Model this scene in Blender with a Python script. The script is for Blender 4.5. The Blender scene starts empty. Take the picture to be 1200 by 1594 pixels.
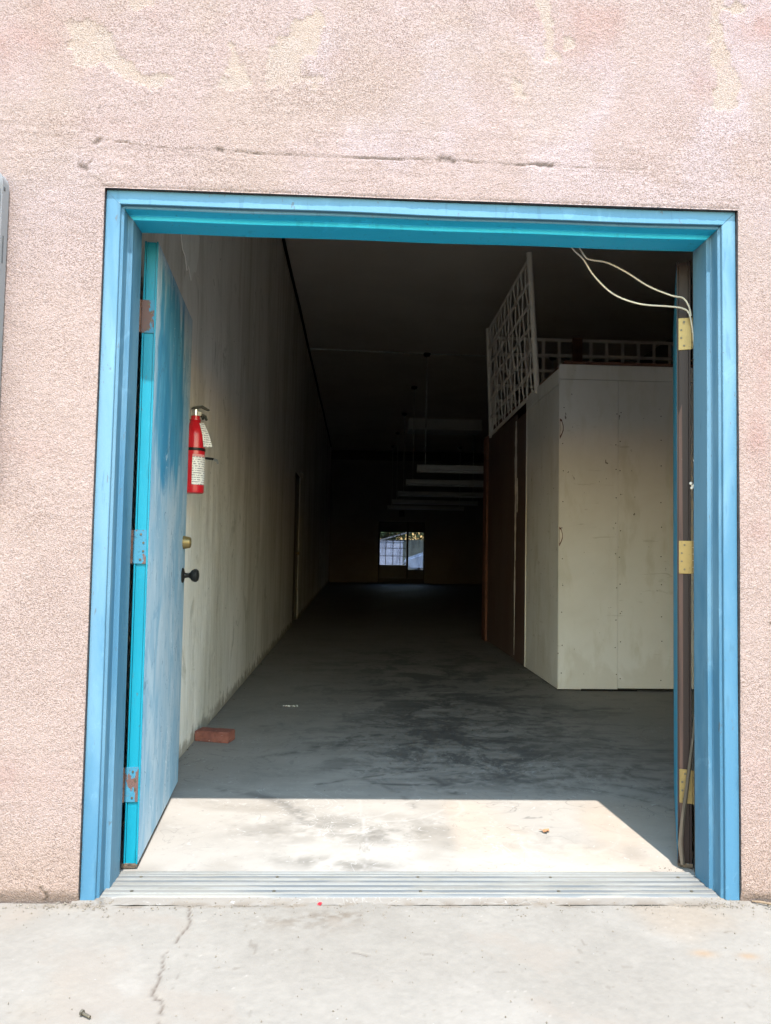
import bpy, bmesh, math, random
import numpy as np
from mathutils import Vector, Matrix

random.seed(7); RNG = np.random.RandomState(11)
scene = bpy.context.scene
col = scene.collection

# ------------------------------------------------------------------ camera
CAM = np.array([-0.2031, -2.3432, 1.0518]); FPX = 1180.0
YAW, PITCH, ROLL = 0.0392, 0.0518, 0.0180
def cam_axes():
    cy, sy, cp, sp = math.cos(YAW), math.sin(YAW), math.cos(PITCH), math.sin(PITCH)
    f = np.array([sy*cp, cy*cp, sp]); r = np.array([cy, -sy, 0.0]); u = np.cross(r, f)
    c, s = math.cos(ROLL), math.sin(ROLL)
    return c*r + s*u, -s*r + c*u, f
AX = cam_axes()
cd = bpy.data.cameras.new('camera'); cam = bpy.data.objects.new('camera', cd); col.objects.link(cam)
cd.sensor_fit = 'VERTICAL'; cd.sensor_height = 36.0; cd.lens = 36.0*FPX/1594.0
cd.clip_start = 0.05; cd.clip_end = 600
cam.matrix_world = Matrix(((AX[0][0], AX[1][0], -AX[2][0], CAM[0]), (AX[0][1], AX[1][1], -AX[2][1], CAM[1]),
                           (AX[0][2], AX[1][2], -AX[2][2], CAM[2]), (0, 0, 0, 1)))
scene.camera = cam
# ------------------------------------------------------------------ light
SUN_TRAVEL = Vector((-0.084, 1.0, -2.28)).normalized()
EL = math.asin(-SUN_TRAVEL.z); AZ = math.atan2(-SUN_TRAVEL.x, -SUN_TRAVEL.y)
w = bpy.data.worlds.new('World'); scene.world = w; w.use_nodes = True
wn = w.node_tree.nodes; bg = wn['Background']
sky = wn.new('ShaderNodeTexSky'); sky.sky_type = 'NISHITA'; sky.sun_disc = False
sky.sun_elevation = EL; sky.sun_rotation = AZ; sky.air_density = 2.5; sky.dust_density = 0.15
w.node_tree.links.new(sky.outputs[0], bg.inputs[0]); bg.inputs[1].default_value = 0.15
sl = bpy.data.lights.new('sun', 'SUN'); sl.energy = 2.0; sl.angle = math.radians(0.53); sl.color = (1.0, 0.955, 0.89)
so = bpy.data.objects.new('sun', sl); col.objects.link(so); so.location = (0.5, -6, 14)
so.rotation_euler = SUN_TRAVEL.to_track_quat('-Z', 'Y').to_euler()
vs = scene.view_settings; vs.view_transform = 'Standard'; vs.look = 'None'; vs.exposure = 2.88; vs.gamma = 1.0; vs.use_curve_mapping = False
cy = scene.cycles; cy.max_bounces = 14; cy.diffuse_bounces = 10; cy.glossy_bounces = 4; cy.transparent_max_bounces = 12
cy.use_denoising = True; cy.caustics_reflective = False; cy.caustics_refractive = False
cy.sample_clamp_indirect = 4.0

# ------------------------------------------------------------------ helpers
def lin(r, g, b):
    f = lambda c: (c/255/12.92) if c/255 <= 0.04045 else ((c/255+0.055)/1.055)**2.4
    return (f(r), f(g), f(b))
def link(o): col.objects.link(o); return o
ORI = {}
def tag(o, label, cat, group=None, kind=None):
    o['label'] = label
    if cat: o['category'] = cat
    if group: o['group'] = group
    if kind: o['kind'] = kind
    return o
def thing(name, label, cat, loc, group=None):
    o = link(bpy.data.objects.new(name, None)); o.location = loc; o.empty_display_size = 0.1
    ORI[o.name] = Vector(loc); return tag(o, label, cat, group)
def origin(p):
    while p is not None:
        if p.name in ORI: return ORI[p.name]
        p = p.parent
    return Vector((0, 0, 0))
class MB:
    def __init__(s): s.v = []; s.f = []
    def add(s, v, f):
        n = len(s.v); s.v += [tuple(p) for p in v]; s.f += [tuple(i+n for i in q) for q in f]; return s
    def box(s, lo, hi, T=None):
        x0, y0, z0 = lo; x1, y1, z1 = hi
        v = [(x0,y0,z0),(x1,y0,z0),(x1,y1,z0),(x0,y1,z0),(x0,y0,z1),(x1,y0,z1),(x1,y1,z1),(x0,y1,z1)]
        if T: v = [T(*p) for p in v]
        return s.add(v, [(0,3,2,1),(4,5,6,7),(0,1,5,4),(1,2,6,5),(2,3,7,6),(3,0,4,7)])
    def tube(s, pts, r, n=8, cap=True):
        pts = [Vector(p) for p in pts]; rs = r if isinstance(r, (list, tuple)) else [r]*len(pts)
        v = []; f = []; prev = None
        for i, p in enumerate(pts):
            t = (pts[min(i+1, len(pts)-1)] - pts[max(i-1, 0)]).normalized()
            a = prev if prev is not None else (Vector((0,0,1)) if abs(t.z) < 0.9 else Vector((1,0,0)))
            a = (a - t*a.dot(t)).normalized(); prev = a; b = t.cross(a)
            for k in range(n):
                g = 2*math.pi*k/n; v.append(p + (a*math.cos(g) + b*math.sin(g))*rs[i])
        for i in range(len(pts)-1):
            for k in range(n):
                f.append((i*n+k, i*n+(k+1) % n, (i+1)*n+(k+1) % n, (i+1)*n+k))
        if cap: f.append(tuple(range(n))[::-1]); f.append(tuple((len(pts)-1)*n+k for k in range(n)))
        return s.add(v, f)
    def lathe(s, c, prof, n=24, axis='z'):
        v = []; f = []; c = Vector(c)
        for r, h in prof:
            for k in range(n):
                g = 2*math.pi*k/n; a, b = r*math.cos(g), r*math.sin(g)
                d = {'z': (a, b, h), 'x': (h, a, b), 'y': (b, h, a)}[axis]
                v.append(c + Vector(d))
        for i in range(len(prof)-1):
            for k in range(n):
                f.append((i*n+k, i*n+(k+1) % n, (i+1)*n+(k+1) % n, (i+1)*n+k))
        f.append(tuple(range(n))[::-1]); f.append(tuple((len(prof)-1)*n+k for k in range(n)))
        return s.add(v, f)
    def prism(s, poly, d):          # poly: 3-D outline, d: extrusion vector
        n = len(poly); d = Vector(d); a = [Vector(p) for p in poly]
        return s.add(a + [p+d for p in a], [tuple(range(n))[::-1], tuple(range(n, 2*n))] + [(i, (i+1) % n, n+(i+1) % n, n+i) for i in range(n)])
    def build(s, name, mat, parent=None, bevel=0, seg=2, smooth=False):
        o0 = origin(parent)
        me = bpy.data.meshes.new(name); me.from_pydata([Vector(p)-o0 for p in s.v], [], s.f)
        bm = bmesh.new(); bm.from_mesh(me)
        bmesh.ops.recalc_face_normals(bm, faces=bm.faces)
        if bevel:
            bmesh.ops.bevel(bm, geom=[e for e in bm.edges if len(e.link_faces) == 2 and e.calc_face_angle() > 0.5], offset=bevel, segments=seg, affect='EDGES', clamp_overlap=True)
        bm.to_mesh(me); bm.free()
        if smooth:
            for p in me.polygons: p.use_smooth = True
            me.set_sharp_from_angle(angle=0.7)
        me.materials.append(mat)
        o = link(bpy.data.objects.new(name, me)); o.parent = parent; return o
def box(name, lo, hi, mat, parent=None, bevel=0.0, T=None): return MB().box(lo, hi, T).build(name, mat, parent, bevel)
def struct(o, label=None):
    o['kind'] = 'structure'
    if label: o['label'] = label
    return o

# ------------------------------------------------------------------ materials
class N:
    def __init__(s, name):
        s.m = bpy.data.materials.new(name); s.m.use_nodes = True; s.t = s.m.node_tree
        s.p = s.t.nodes['Principled BSDF']; s.tc = s.new('ShaderNodeTexCoord'); s.co = s.tc.outputs['Object']
    def new(s, t, **k):
        n = s.t.nodes.new(t)
        for a, b in k.items(): setattr(n, a, b)
        return n
    def l(s, a, b): s.t.links.new(a, b)
    def math(s, op, a, b=None, clamp=False):
        n = s.new('ShaderNodeMath', operation=op, use_clamp=clamp)
        for i, x in enumerate((a, b)):
            if x is None: continue
            if isinstance(x, (int, float)): n.inputs[i].default_value = x
            else: s.l(x, n.inputs[i])
        return n.outputs[0]
    def noise(s, sc, detail=4, rough=0.55, dist=0.0, off=(0, 0, 0)):
        mp = s.new('ShaderNodeMapping'); mp.inputs['Scale'].default_value = sc if isinstance(sc, tuple) else (sc,)*3
        mp.inputs['Location'].default_value = off; s.l(s.co, mp.inputs[0])
        n = s.new('ShaderNodeTexNoise'); n.inputs['Scale'].default_value = 1; n.inputs['Detail'].default_value = detail
        n.inputs['Roughness'].default_value = rough; n.inputs['Distortion'].default_value = dist
        s.l(mp.outputs[0], n.inputs['Vector']); return n.outputs['Fac']
    def ramp(s, x, lo, hi):
        n = s.new('ShaderNodeMapRange', interpolation_type='SMOOTHSTEP'); n.inputs[1].default_value = lo; n.inputs[2].default_value = hi
        s.l(x, n.inputs[0]); return n.outputs[0]
    def mix(s, fac, a, b):
        n = s.new('ShaderNodeMix', data_type='RGBA')
        for i, x in ((0, fac), (6, a), (7, b)):
            if isinstance(x, tuple): n.inputs[i].default_value = (*x[:3], 1)
            elif isinstance(x, (int, float)): n.inputs[i].default_value = x
            else: s.l(x, n.inputs[i])
        return n.outputs[2]
    def xyz(s):
        n = s.new('ShaderNodeSeparateXYZ'); s.l(s.co, n.inputs[0]); return n.outputs
    def bump(s, h, strength, dist):
        n = s.new('ShaderNodeBump'); n.inputs['Strength'].default_value = strength; n.inputs['Distance'].default_value = dist
        s.l(h, n.inputs['Height'])
        if s.p.inputs['Normal'].is_linked: s.l(s.p.inputs['Normal'].links[0].from_socket, n.inputs['Normal'])
        s.l(n.outputs[0], s.p.inputs['Normal'])
    def out(s, colour, rough=0.6, metal=0.0, spec=0.5):
        if isinstance(colour, tuple): s.p.inputs['Base Color'].default_value = (*colour, 1)
        else: s.l(colour, s.p.inputs['Base Color'])
        if isinstance(rough, (int, float)): s.p.inputs['Roughness'].default_value = rough
        else: s.l(rough, s.p.inputs['Roughness'])
        s.p.inputs['Metallic'].default_value = metal; s.p.inputs['Specular IOR Level'].default_value = spec
        return s.m
def M(name, base, rough=0.6, metal=0.0, layers=(), bumps=(), spec=0.18):
    """base colour, then layers (scale, lo, hi, colour, strength[, detail]) mixed by noise, bumps (scale, strength, distance)"""
    n = N(name); c = base
    for i, L in enumerate(layers):
        k = n.ramp(n.noise(L[0], L[5] if len(L) > 5 else 5, 0.6, 0.2, (i*3.7, i*1.9, i*5.3)), L[1], L[2])
        c = n.mix(n.math('MULTIPLY', k, L[4]), c, L[3])
    for b in bumps: n.bump(n.noise(b[0], 4, 0.6), b[1], b[2])
    return n.out(c, rough, metal, spec)
def vcol_mat(name, attr='albedo', rough=0.9, fine=((260, 0.25, 0.0015),), spec=0.25, speck=None):
    n = N(name); a = n.new('ShaderNodeAttribute', attribute_name=attr); c = a.outputs['Color']
    c = n.mix(n.math('MULTIPLY', n.ramp(n.noise(180, 3, 0.6), 0.35, 0.7), 0.10), c, (0.15, 0.12, 0.10))
    if speck: c = n.mix(n.ramp(n.noise(speck[0], 2, 0.5), speck[1], speck[1]+0.04), c, speck[2])
    for b in fine: n.bump(n.noise(b[0], 4, 0.6), b[1], b[2])
    return n.out(c, rough, 0, spec)

# numpy value noise
def vnoise(X, Y, s, seed):
    r = np.random.RandomState(seed).rand(257, 263).astype(np.float32)
    x = X/s + 17.3*seed; y = Y/s + 9.1*seed
    i = np.floor(x).astype(int); j = np.floor(y).astype(int); fx = (x-i).astype(np.float32); fy = (y-j).astype(np.float32)
    fx = fx*fx*(3-2*fx); fy = fy*fy*(3-2*fy)
    g = lambda a, b: r[a % 257, b % 263]
    return (g(i, j)*(1-fx)+g(i+1, j)*fx)*(1-fy) + (g(i, j+1)*(1-fx)+g(i+1, j+1)*fx)*fy
def fbm(X, Y, s, seed, o=4, g=0.5):
    t = 0; a = 1; n = 0
    for k in range(o): t = t + a*vnoise(X, Y, s/2**k, seed+k*13); n += a; a *= g
    return t/n
def sst(x, lo, hi): t = np.clip((x-lo)/(hi-lo), 0, 1); return t*t*(3-2*t)
def polydist(X, Y, pts, closed=False):
    d = np.full(X.shape, 1e3, np.float32); P = list(pts)+([pts[0]] if closed else []); q = np.array(pts)
    lo, hi = q.min(0)-0.15, q.max(0)+0.15; ii = np.where((X[:, 0] > lo[0]) & (X[:, 0] < hi[0]))[0] if X.ndim == 2 else None
    jj = np.where((Y[X.shape[0]//2] > lo[1]) & (Y[X.shape[0]//2] < hi[1]))[0]
    if len(ii) < 2 or len(jj) < 2: return d
    full = d; S = (slice(ii[0], ii[-1]+1), slice(jj[0], jj[-1]+1)); d = full[S]; X = X[S]; Y = Y[S]
    for (ax, ay), (bx, by) in zip(P[:-1], P[1:]):
        dx, dy = bx-ax, by-ay; t = np.clip(((X-ax)*dx+(Y-ay)*dy)/(dx*dx+dy*dy+1e-12), 0, 1)
        d = np.minimum(d, np.hypot(X-ax-t*dx, Y-ay-t*dy))
    full[S] = d; return full
def inside(X, Y, pts):
    r = np.zeros(X.shape, bool); n = len(pts)
    for i in range(n):
        (ax, ay), (bx, by) = pts[i], pts[(i+1) % n]
        if ay == by: continue
        c = ((ay > Y) != (by > Y)) & (X < (bx-ax)*(Y-ay)/(by-ay)+ax); r ^= c
    return r
def jag(pts, n, amp, seed):
    r = random.Random(seed); o = []
    for (a, b) in zip(pts[:-1], pts[1:]):
        L = math.hypot(b[0]-a[0], b[1]-a[1])
        for k in range(n):
            t = k/n; o.append((a[0]+(b[0]-a[0])*t+r.uniform(-amp, amp)*(k > 0), a[1]+(b[1]-a[1])*t+r.uniform(-amp, amp)*(k > 0)))
    return o+[pts[-1]]
def ray(x, y):
    return AX[0]*(x-600)/FPX - AX[1]*(y-797)/FPX + AX[2]
def onY(x, y, Y): d = ray(x, y); return CAM + d*((Y-CAM[1])/d[1])
def onZ(x, y, Z=0.0): d = ray(x, y); return CAM + d*((Z-CAM[2])/d[2])
def axis(*seg):
    o = []
    for a, b, s in seg: n = max(1, int(round((b-a)/s))); o += list(np.linspace(a, b, n, endpoint=False))
    return np.array(o+[seg[-1][1]], np.float64)
def grid_mesh(name, co, keep, cols, mat, parent=None, extra=None):
    """co (nu,nv,3), keep (nu-1,nv-1) mask, cols (nu,nv,3)"""
    nu, nv = co.shape[:2]; idx = np.arange(nu*nv).reshape(nu, nv)
    q = np.stack([idx[:-1, :-1], idx[1:, :-1], idx[1:, 1:], idx[:-1, 1:]], -1)[keep]
    V = co.reshape(-1, 3); C = cols.reshape(-1, 3)
    if extra is not None:
        V = np.concatenate([V, extra[0]]); C = np.concatenate([C, extra[2]]); q = np.concatenate([q, extra[1]])
    used = np.zeros(len(V), bool); used[q.ravel()] = True; mp = np.cumsum(used)-1; V = V[used]; C = C[used]; q = mp[q]
    V = V - np.array(origin(parent)); me = bpy.data.meshes.new(name)
    me.vertices.add(len(V)); me.vertices.foreach_set('co', V.astype(np.float32).ravel())
    me.loops.add(q.size); me.loops.foreach_set('vertex_index', q.ravel().astype(np.int32))
    me.polygons.add(len(q)); me.polygons.foreach_set('loop_start', np.arange(0, q.size, 4, dtype=np.int32))
    me.polygons.foreach_set('loop_total', np.full(len(q), 4, np.int32)); me.polygons.foreach_set('use_smooth', np.ones(len(q), bool))
    me.update(calc_edges=True)
    a = me.attributes.new('albedo', 'FLOAT_COLOR', 'POINT')
    a.data.foreach_set('color', np.concatenate([C, np.ones((len(C), 1))], 1).astype(np.float32).ravel())
    me.materials.append(mat); o = link(bpy.data.objects.new(name, me)); o.parent = parent; return o
def lerp(c, k, d): return c*(1-k[..., None]) + np.array(d)*k[..., None]

# ------------------------------------------------------------------ sizes
FW, FH = 1.0, 2.162           # half width and height of the frame's outside edge
XL, XR, CEIL, YB = -1.06, 4.6, 4.42, 23.0
ROOFZ = 5.3; WT = 0.20

# ================================================================== GROUND
m_ground = M('ground_dry', (0.30, 0.27, 0.23), 0.95, layers=(((0.6,)*3 and 0.6, 0.4, 0.7, (0.22, 0.19, 0.16), 0.6), (9, 0.45, 0.7, (0.36, 0.33, 0.29), 0.5)), bumps=((30, 0.3, 0.01),))
g = MB(); g.add([(-250, -250, -0.05), (250, -250, -0.05), (250, 250, -0.05), (-250, 250, -0.05)], [(0, 1, 2, 3)])
struct(g.build('ground', m_ground), 'dry tan earth around the building')

# pavement slab in front of the doorway (fine grid near the door, with its crack)
xs = axis((-9, -1.8, 0.12), (-1.8, 1.8, 0.006), (1.8, 9, 0.12)); ys = axis((-14, -1.3, 0.12), (-1.3, -0.012, 0.006))
X, Y = np.meshgrid(xs, ys, indexing='ij')
gc = [tuple(onZ(*q)[:2]) for q in ((295, 1408), (297, 1432), (275, 1462), (255, 1485), (250, 1520), (235, 1548), (252, 1560), (248, 1594), (262, 1640), (240, 1720))]
d = polydist(X, Y, jag(gc, 5, 0.006, 3))
br = [tuple(onZ(*q)[:2]) for q in ((550, 1482), (562, 1484), (574, 1486))]
d2 = polydist(X, Y, jag(br, 3, 0.003, 5))
crack = np.exp(-(d/0.0032)**2)*sst(fbm(X, Y, 0.05, 4), 0.25, 0.5) + 0.8*np.exp(-(d2/0.003)**2)
edge = sst(Y + 0.012*(fbm(X, Y, 0.05, 8)-0.5), -0.048, -0.030)
h = 0.0035*(fbm(X, Y, 0.5, 21, 3)-0.5) + 0.0016*(fbm(X, Y, 0.018, 22, 3)-0.5) - 0.005*crack - 0.0015*edge*sst(fbm(X, Y, 0.08, 31), 0.4, 0.6)
pit = sst(vnoise(X, Y, 0.013, 40), 0.93, 0.99); h -= 0.0012*pit
c = np.zeros(X.shape+(3,)) + np.array((0.30, 0.293, 0.278))
c = lerp(c, 0.55*sst(fbm(X, Y, 0.55, 51), 0.4, 0.68), (0.255, 0.246, 0.23))
c = lerp(c, 0.5*sst(fbm(X, Y, 0.30, 55, 5), 0.52, 0.75), (0.35, 0.343, 0.33))
c = lerp(c, 0.6*sst(fbm(X, Y, 0.4, 61, 4), 0.5, 0.7)*sst(X, 0.35, 0.8), (0.31, 0.262, 0.21))
c = lerp(c, 0.45*sst(fbm(X, Y, 0.3, 66, 4), 0.45, 0.7)*sst(-X, 0.7, 1.0), (0.315, 0.268, 0.215))
for px, py, r, s in ((520, 1425, 0.10, 0.75), (440, 1432, 0.07, 0.4), (1135, 1450, 0.02, 0.8), (480, 1440, 0.14, 0.3)):
    p = onZ(px, py); k = np.exp(-(((X-p[0])/r)**2+((Y-p[1])/(r*0.35))**2))*sst(fbm(X, Y, 0.02, 71, 3), 0.35, 0.65); c = lerp(c, s*k, (0.16, 0.13, 0.10))
for px, py, r in ((1095, 1483, 0.03), (1165, 1487, 0.025)):
    p = onZ(px, py); c = lerp(c, 0.5*np.exp(-(((X-p[0])/r)**2+((Y-p[1])/(r*0.6))**2)), (0.36, 0.22, 0.10))
c = lerp(c, 0.55*sst(vnoise(X+0.3*Y, Y, 0.008, 81), 0.94, 0.98)*sst(fbm(X, Y, 0.25, 83), 0.42, 0.6), (0.46, 0.45, 0.43))
c = lerp(c, 0.5*sst(vnoise(X, Y, 0.009, 85), 0.955, 0.985), (0.20, 0.17, 0.14))
c = c*(0.90+0.20*fbm(X, Y, 0.014, 91, 3, 0.7)+0.16*(fbm(X, Y, 0.09, 93, 4, 0.6)-0.5))[..., None]
c = lerp(c, 0.5*sst(fbm(X+0.4*Y, Y, 0.22, 95, 5, 0.65), 0.56, 0.72), (0.30, 0.275, 0.25)); c = lerp(c, 0.45*sst(vnoise(X, Y, 0.022, 97), 0.90, 0.97)*sst(fbm(X, Y, 0.3, 99), 0.4, 0.6), (0.16, 0.14, 0.12))
c = lerp(c, 0.85*crack, (0.13, 0.105, 0.085)); c = lerp(c, 0.6*edge*sst(fbm(X, Y, 0.06, 87), 0.42, 0.6), (0.22, 0.18, 0.14))
c = c*np.array((0.410, 0.370, 0.338))
m_pav = vcol_mat('pavement_concrete', rough=0.92, fine=((120, 0.35, 0.002), (420, 0.25, 0.001)), speck=(110, 0.76, (0.18, 0.172, 0.162)))
struct(grid_mesh('pavement', np.stack([X, Y, h-0.0022], -1), np.ones((len(xs)-1, len(ys)-1), bool), c, m_pav), 'pale sunlit concrete pavement with a wandering crack')

# interior floor: sheet with fine grid near the doorway
xs = axis((XL-0.1, 1.3, 0.010), (1.3, XR+0.1, 0.08)); ys = axis((-0.030, 1.2, 0.007), (1.2, 4.2, 0.015), (4.2, YB+0.3, 0.08))
X, Y = np.meshgrid(xs, ys, indexing='ij')
wob = 0.35*(fbm(X, Y, 0.5, 101, 3)-0.5)
scuff = fbm(X*0.55+wob, Y*1.3, 0.32, 111, 6, 0.62); streak = fbm(X*0.35+0.8*wob, Y*1.9+0.4*wob, 0.10, 121, 5, 0.6)
band = np.exp(-((X-0.35-0.05*Y)/(0.75+0.05*Y))**2)*sst(Y, 0.75, 1.25)*(1-sst(Y, 4.2, 8.5))
fine = fbm(X*0.8, Y*1.6+wob, 0.05, 131, 4, 0.6)
dark = np.clip(sst(0.6*scuff+0.4*streak+0.14*band, 0.535, 0.64)*(0.25+0.85*band), 0, 1)
tyre = band*sst(np.sin((X*0.5+Y*1.4+2.2*wob)*150), 0.1, 0.8)*sst(fbm(X, Y, 0.25, 141), 0.52, 0.62)
c = np.zeros(X.shape+(3,)) + np.array((0.40, 0.385, 0.355))
c = lerp(c, 0.55*sst(fbm(X, Y, 0.45, 151, 4), 0.42, 0.66), (0.33, 0.315, 0.29))
c = lerp(c, 0.7*sst(fbm(X*0.8, Y, 0.33, 155, 4), 0.5, 0.66)*(1-sst(Y, 0.75, 1.0)), (0.26, 0.24, 0.21))
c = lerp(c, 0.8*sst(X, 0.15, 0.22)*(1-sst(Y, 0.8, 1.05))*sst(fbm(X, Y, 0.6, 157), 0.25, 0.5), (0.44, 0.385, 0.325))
c = lerp(c, 0.25*dark, (0.070, 0.066, 0.062))
for px, py, r, s, q in ((330, 0, 0, 0, 0),):
    pass
for (px, py), rx, ry, s in (((600, 1300), 0.22, 0.11, 0.85), ((480, 1340), 0.14, 0.06, 0.7), ((560, 1348), 0.16, 0.06, 0.85), ((490, 1280), 0.30, 0.13, 0.6), ((850, 1310), 0.14, 0.12, 0.45), ((420, 1300), 0.18, 0.12, 0.4), ((960, 1330), 0.12, 0.08, 0.35), ((700, 1275), 0.12, 0.06, 0.5)):
    p = onZ(px, py); k = np.exp(-(((X-p[0])/rx)**2+((Y-p[1])/ry)**2))*sst(fbm(X, Y, 0.10, 163, 6, 0.75), 0.30, 0.72); c = lerp(c, s*k, (0.15, 0.14, 0.125))
hc = jag([tuple(onZ(*q)[:2]) for q in ((560, 1245), (566, 1300), (580, 1325), (560, 1362))], 5, 0.006, 9)
hc2 = jag([tuple(onZ(*q)[:2]) for q in ((760, 1270), (800, 1300), (830, 1335), (880, 1350))], 5, 0.008, 12)
ck = np.exp(-(polydist(X, Y, hc)/0.004)**2)*0.6 + 0.5*np.exp(-(polydist(X, Y, hc2)/0.0035)**2)*sst(fbm(X, Y, 0.05, 171), 0.45, 0.55)
c = lerp(c, np.clip(0.5*ck, 0, 1), (0.56, 0.55, 0.53))
c = lerp(c, 0.6*sst(vnoise(X, Y, 0.014, 175), 0.95, 0.985), (0.52, 0.51, 0.49)); c = lerp(c, 0.5*sst(vnoise(X, Y, 0.012, 177), 0.955, 0.985), (0.16, 0.13, 0.11))
hz = 0.0014*(fbm(X, Y, 0.4, 181, 3)-0.5) + 0.0009*(fbm(X, Y, 0.03, 183, 3)-0.5)
front = (1-sst(Y, -0.03, 0.012)); hz = hz - 0.003*front*sst(fbm(X, Y, 0.06, 185), 0.3, 0.7)
c = lerp(c, 0.88*(1-sst(Y, 0.010, 0.022)), (0.235, 0.215, 0.192)); c = lerp(c, 0.7*front*sst(fbm(X, Y, 0.05, 187), 0.42, 0.58), (0.17, 0.14, 0.11))
kp = (X[:-1, :-1] >= -FW-0.02) & (X[1:, 1:] <= FW+0.03) | (Y[:-1, :-1] > 0.1)
rs = random.Random(77)
stroke = np.zeros(X.shape, np.float32)
for k_ in range(130):
    ax_, ay_ = rs.gauss(0.42, 0.5), abs(rs.gauss(0, 1.0))*1.35+0.98; L_ = rs.uniform(0.12, 0.75); th_ = rs.gauss(0.15, 0.55); cv_ = rs.uniform(-2.2, 2.2); pts_ = []; xx_, yy_ = ax_, ay_
    for q_ in range(9): pts_.append((xx_, yy_)); xx_ += math.cos(th_)*L_/8; yy_ += math.sin(th_)*L_/8; th_ += cv_*L_/8
    if min(p_[1] for p_ in pts_) < 0.5: continue
    w_ = rs.uniform(0.006, 0.035); stroke = np.maximum(stroke, rs.uniform(0.35, 1.0)*np.exp(-(polydist(X, Y, pts_)/w_)**2))
stroke *= sst(fbm(X, Y, 0.05, 191, 4, 0.7), 0.34, 0.58)
c = lerp(c, 0.70*np.clip(stroke, 0, 1), (0.065, 0.062, 0.062))
lite = np.zeros(X.shape, np.float32)
for k_ in range(50):
    ax_, ay_ = rs.gauss(0.2, 0.6), rs.uniform(0.3, 3.2); L_ = rs.uniform(0.05, 0.3); th_ = rs.uniform(-1.2, 1.2); pts_ = [(ax_+math.cos(th_+q_*0.2)*L_*q_/3, ay_+math.sin(th_+q_*0.2)*L_*q_/3) for q_ in range(4)]
    lite = np.maximum(lite, rs.uniform(0.2, 0.7)*np.exp(-(polydist(X, Y, pts_)/0.006)**2))
c = lerp(c, 0.6*lite, (0.50, 0.49, 0.47))
c = c*np.array((0.505, 0.474, 0.456))
n = N('floor_concrete'); a_ = n.new('ShaderNodeAttribute', attribute_name='albedo'); bn = n.new('ShaderNodeAttribute', attribute_name='wear'); cc = a_.outputs['Color']; wr = bn.outputs['Fac']
st = n.noise((2.6, 2.8, 1), 9, 0.72, 0.5); st2 = n.noise((9, 10, 1), 7, 0.7, 1.2, (4, 8, 0)); st3 = n.noise((13, 15, 1), 6, 0.68, 2.2, (9, 3, 0))
cc = n.mix(n.math('MULTIPLY', n.ramp(n.math('ADD', st, n.math('MULTIPLY', wr, 0.09)), 0.545, 0.64), n.math('ADD', 0.10, n.math('MULTIPLY', wr, 0.64))), cc, (0.045, 0.042, 0.040))
cc = n.mix(n.math('MULTIPLY', n.ramp(st2, 0.56, 0.64), n.math('ADD', 0.12, n.math('MULTIPLY', wr, 0.55))), cc, (0.06, 0.056, 0.052))
cc = n.mix(n.math('MULTIPLY', n.ramp(st3, 0.63, 0.67), 0.5), cc, (0.30, 0.295, 0.285))
fr_ = n.math('ABSOLUTE', n.math('SUBTRACT', n.noise((3.2, 3.6, 1), 3, 0.5, 1.8, (5, 1, 0)), 0.5)); fm_ = n.ramp(n.noise((1.5, 1.5, 1), 4, 0.6, 0.2, (2, 6, 0)), 0.46, 0.60)
cc = n.mix(n.math('MULTIPLY', n.math('MULTIPLY', n.math('SUBTRACT', 1.0, n.ramp(fr_, 0.0, 0.010)), fm_), 0.5), cc, (0.05, 0.046, 0.042))
fr2 = n.math('ABSOLUTE', n.math('SUBTRACT', n.noise((5.0, 4.6, 1), 2, 0.5, 2.6, (7, 9, 0)), 0.5))
cc = n.mix(n.math('MULTIPLY', n.math('MULTIPLY', n.math('SUBTRACT', 1.0, n.ramp(fr2, 0.0, 0.010)), n.ramp(n.noise((1.9, 1.7, 1), 4, 0.6, 0.2, (4, 3, 0)), 0.50, 0.62)), 0.45), cc, (0.33, 0.325, 0.31))
cc = n.mix(n.math('MULTIPLY', n.ramp(n.noise((60, 60, 1), 3, 0.6, 1.0, (2, 2, 0)), 0.68, 0.72), 0.45), cc, (0.09, 0.08, 0.07))
n.bump(n.noise(70, 4, 0.6), 0.25, 0.002); n.bump(n.noise(300, 3, 0.6), 0.2, 0.001); m_floor = n.out(cc, 0.65, 0, 0.3)
fo = grid_mesh('floor', np.stack([X, Y, hz], -1), np.ones(kp.shape, bool) & kp, c, m_floor); struct(fo, 'scuffed grey concrete floor inside the building')
vx = np.empty(len(fo.data.vertices)*3, np.float32); fo.data.vertices.foreach_get('co', vx); vx = vx.reshape(-1, 3)
wv_ = np.exp(-((vx[:, 0]-0.35-0.05*vx[:, 1])/(0.75+0.05*vx[:, 1]))**2)*sst(vx[:, 1], 0.9, 1.5)*(1-sst(vx[:, 1], 4.2, 8.5))
fo.data.attributes.new('wear', 'FLOAT', 'POINT').data.foreach_set('value', wv_.astype(np.float32))

# ================================================================== BUILDING
bld = thing('building', 'pink and cream stucco warehouse building with a wide blue framed doorway', 'building', (0, 0.1, 0))
n = N('stucco'); a_ = n.new('ShaderNodeAttribute', attribute_name='albedo'); g1 = n.noise(270, 2, 0.6); g2 = n.noise(150, 3, 0.6, 0.0, (3, 3, 3)); mod_ = n.ramp(n.noise(3.0, 3, 0.6), 0.3, 0.7)
cc = n.mix(n.math('MULTIPLY', n.math('SUBTRACT', 1.0, n.ramp(g1, 0.38, 0.54)), n.math('ADD', 0.32, n.math('MULTIPLY', mod_, 0.40))), a_.outputs['Color'], (0.075, 0.048, 0.040))
cc = n.mix(n.math('MULTIPLY', n.ramp(g2, 0.52, 0.68), 0.25), cc, (0.27, 0.225, 0.21))
n.bump(g1, 0.7, 0.004); n.bump(g2, 0.5, 0.004); m_stucco = n.out(cc, 0.95, 0, 0.12)
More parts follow.
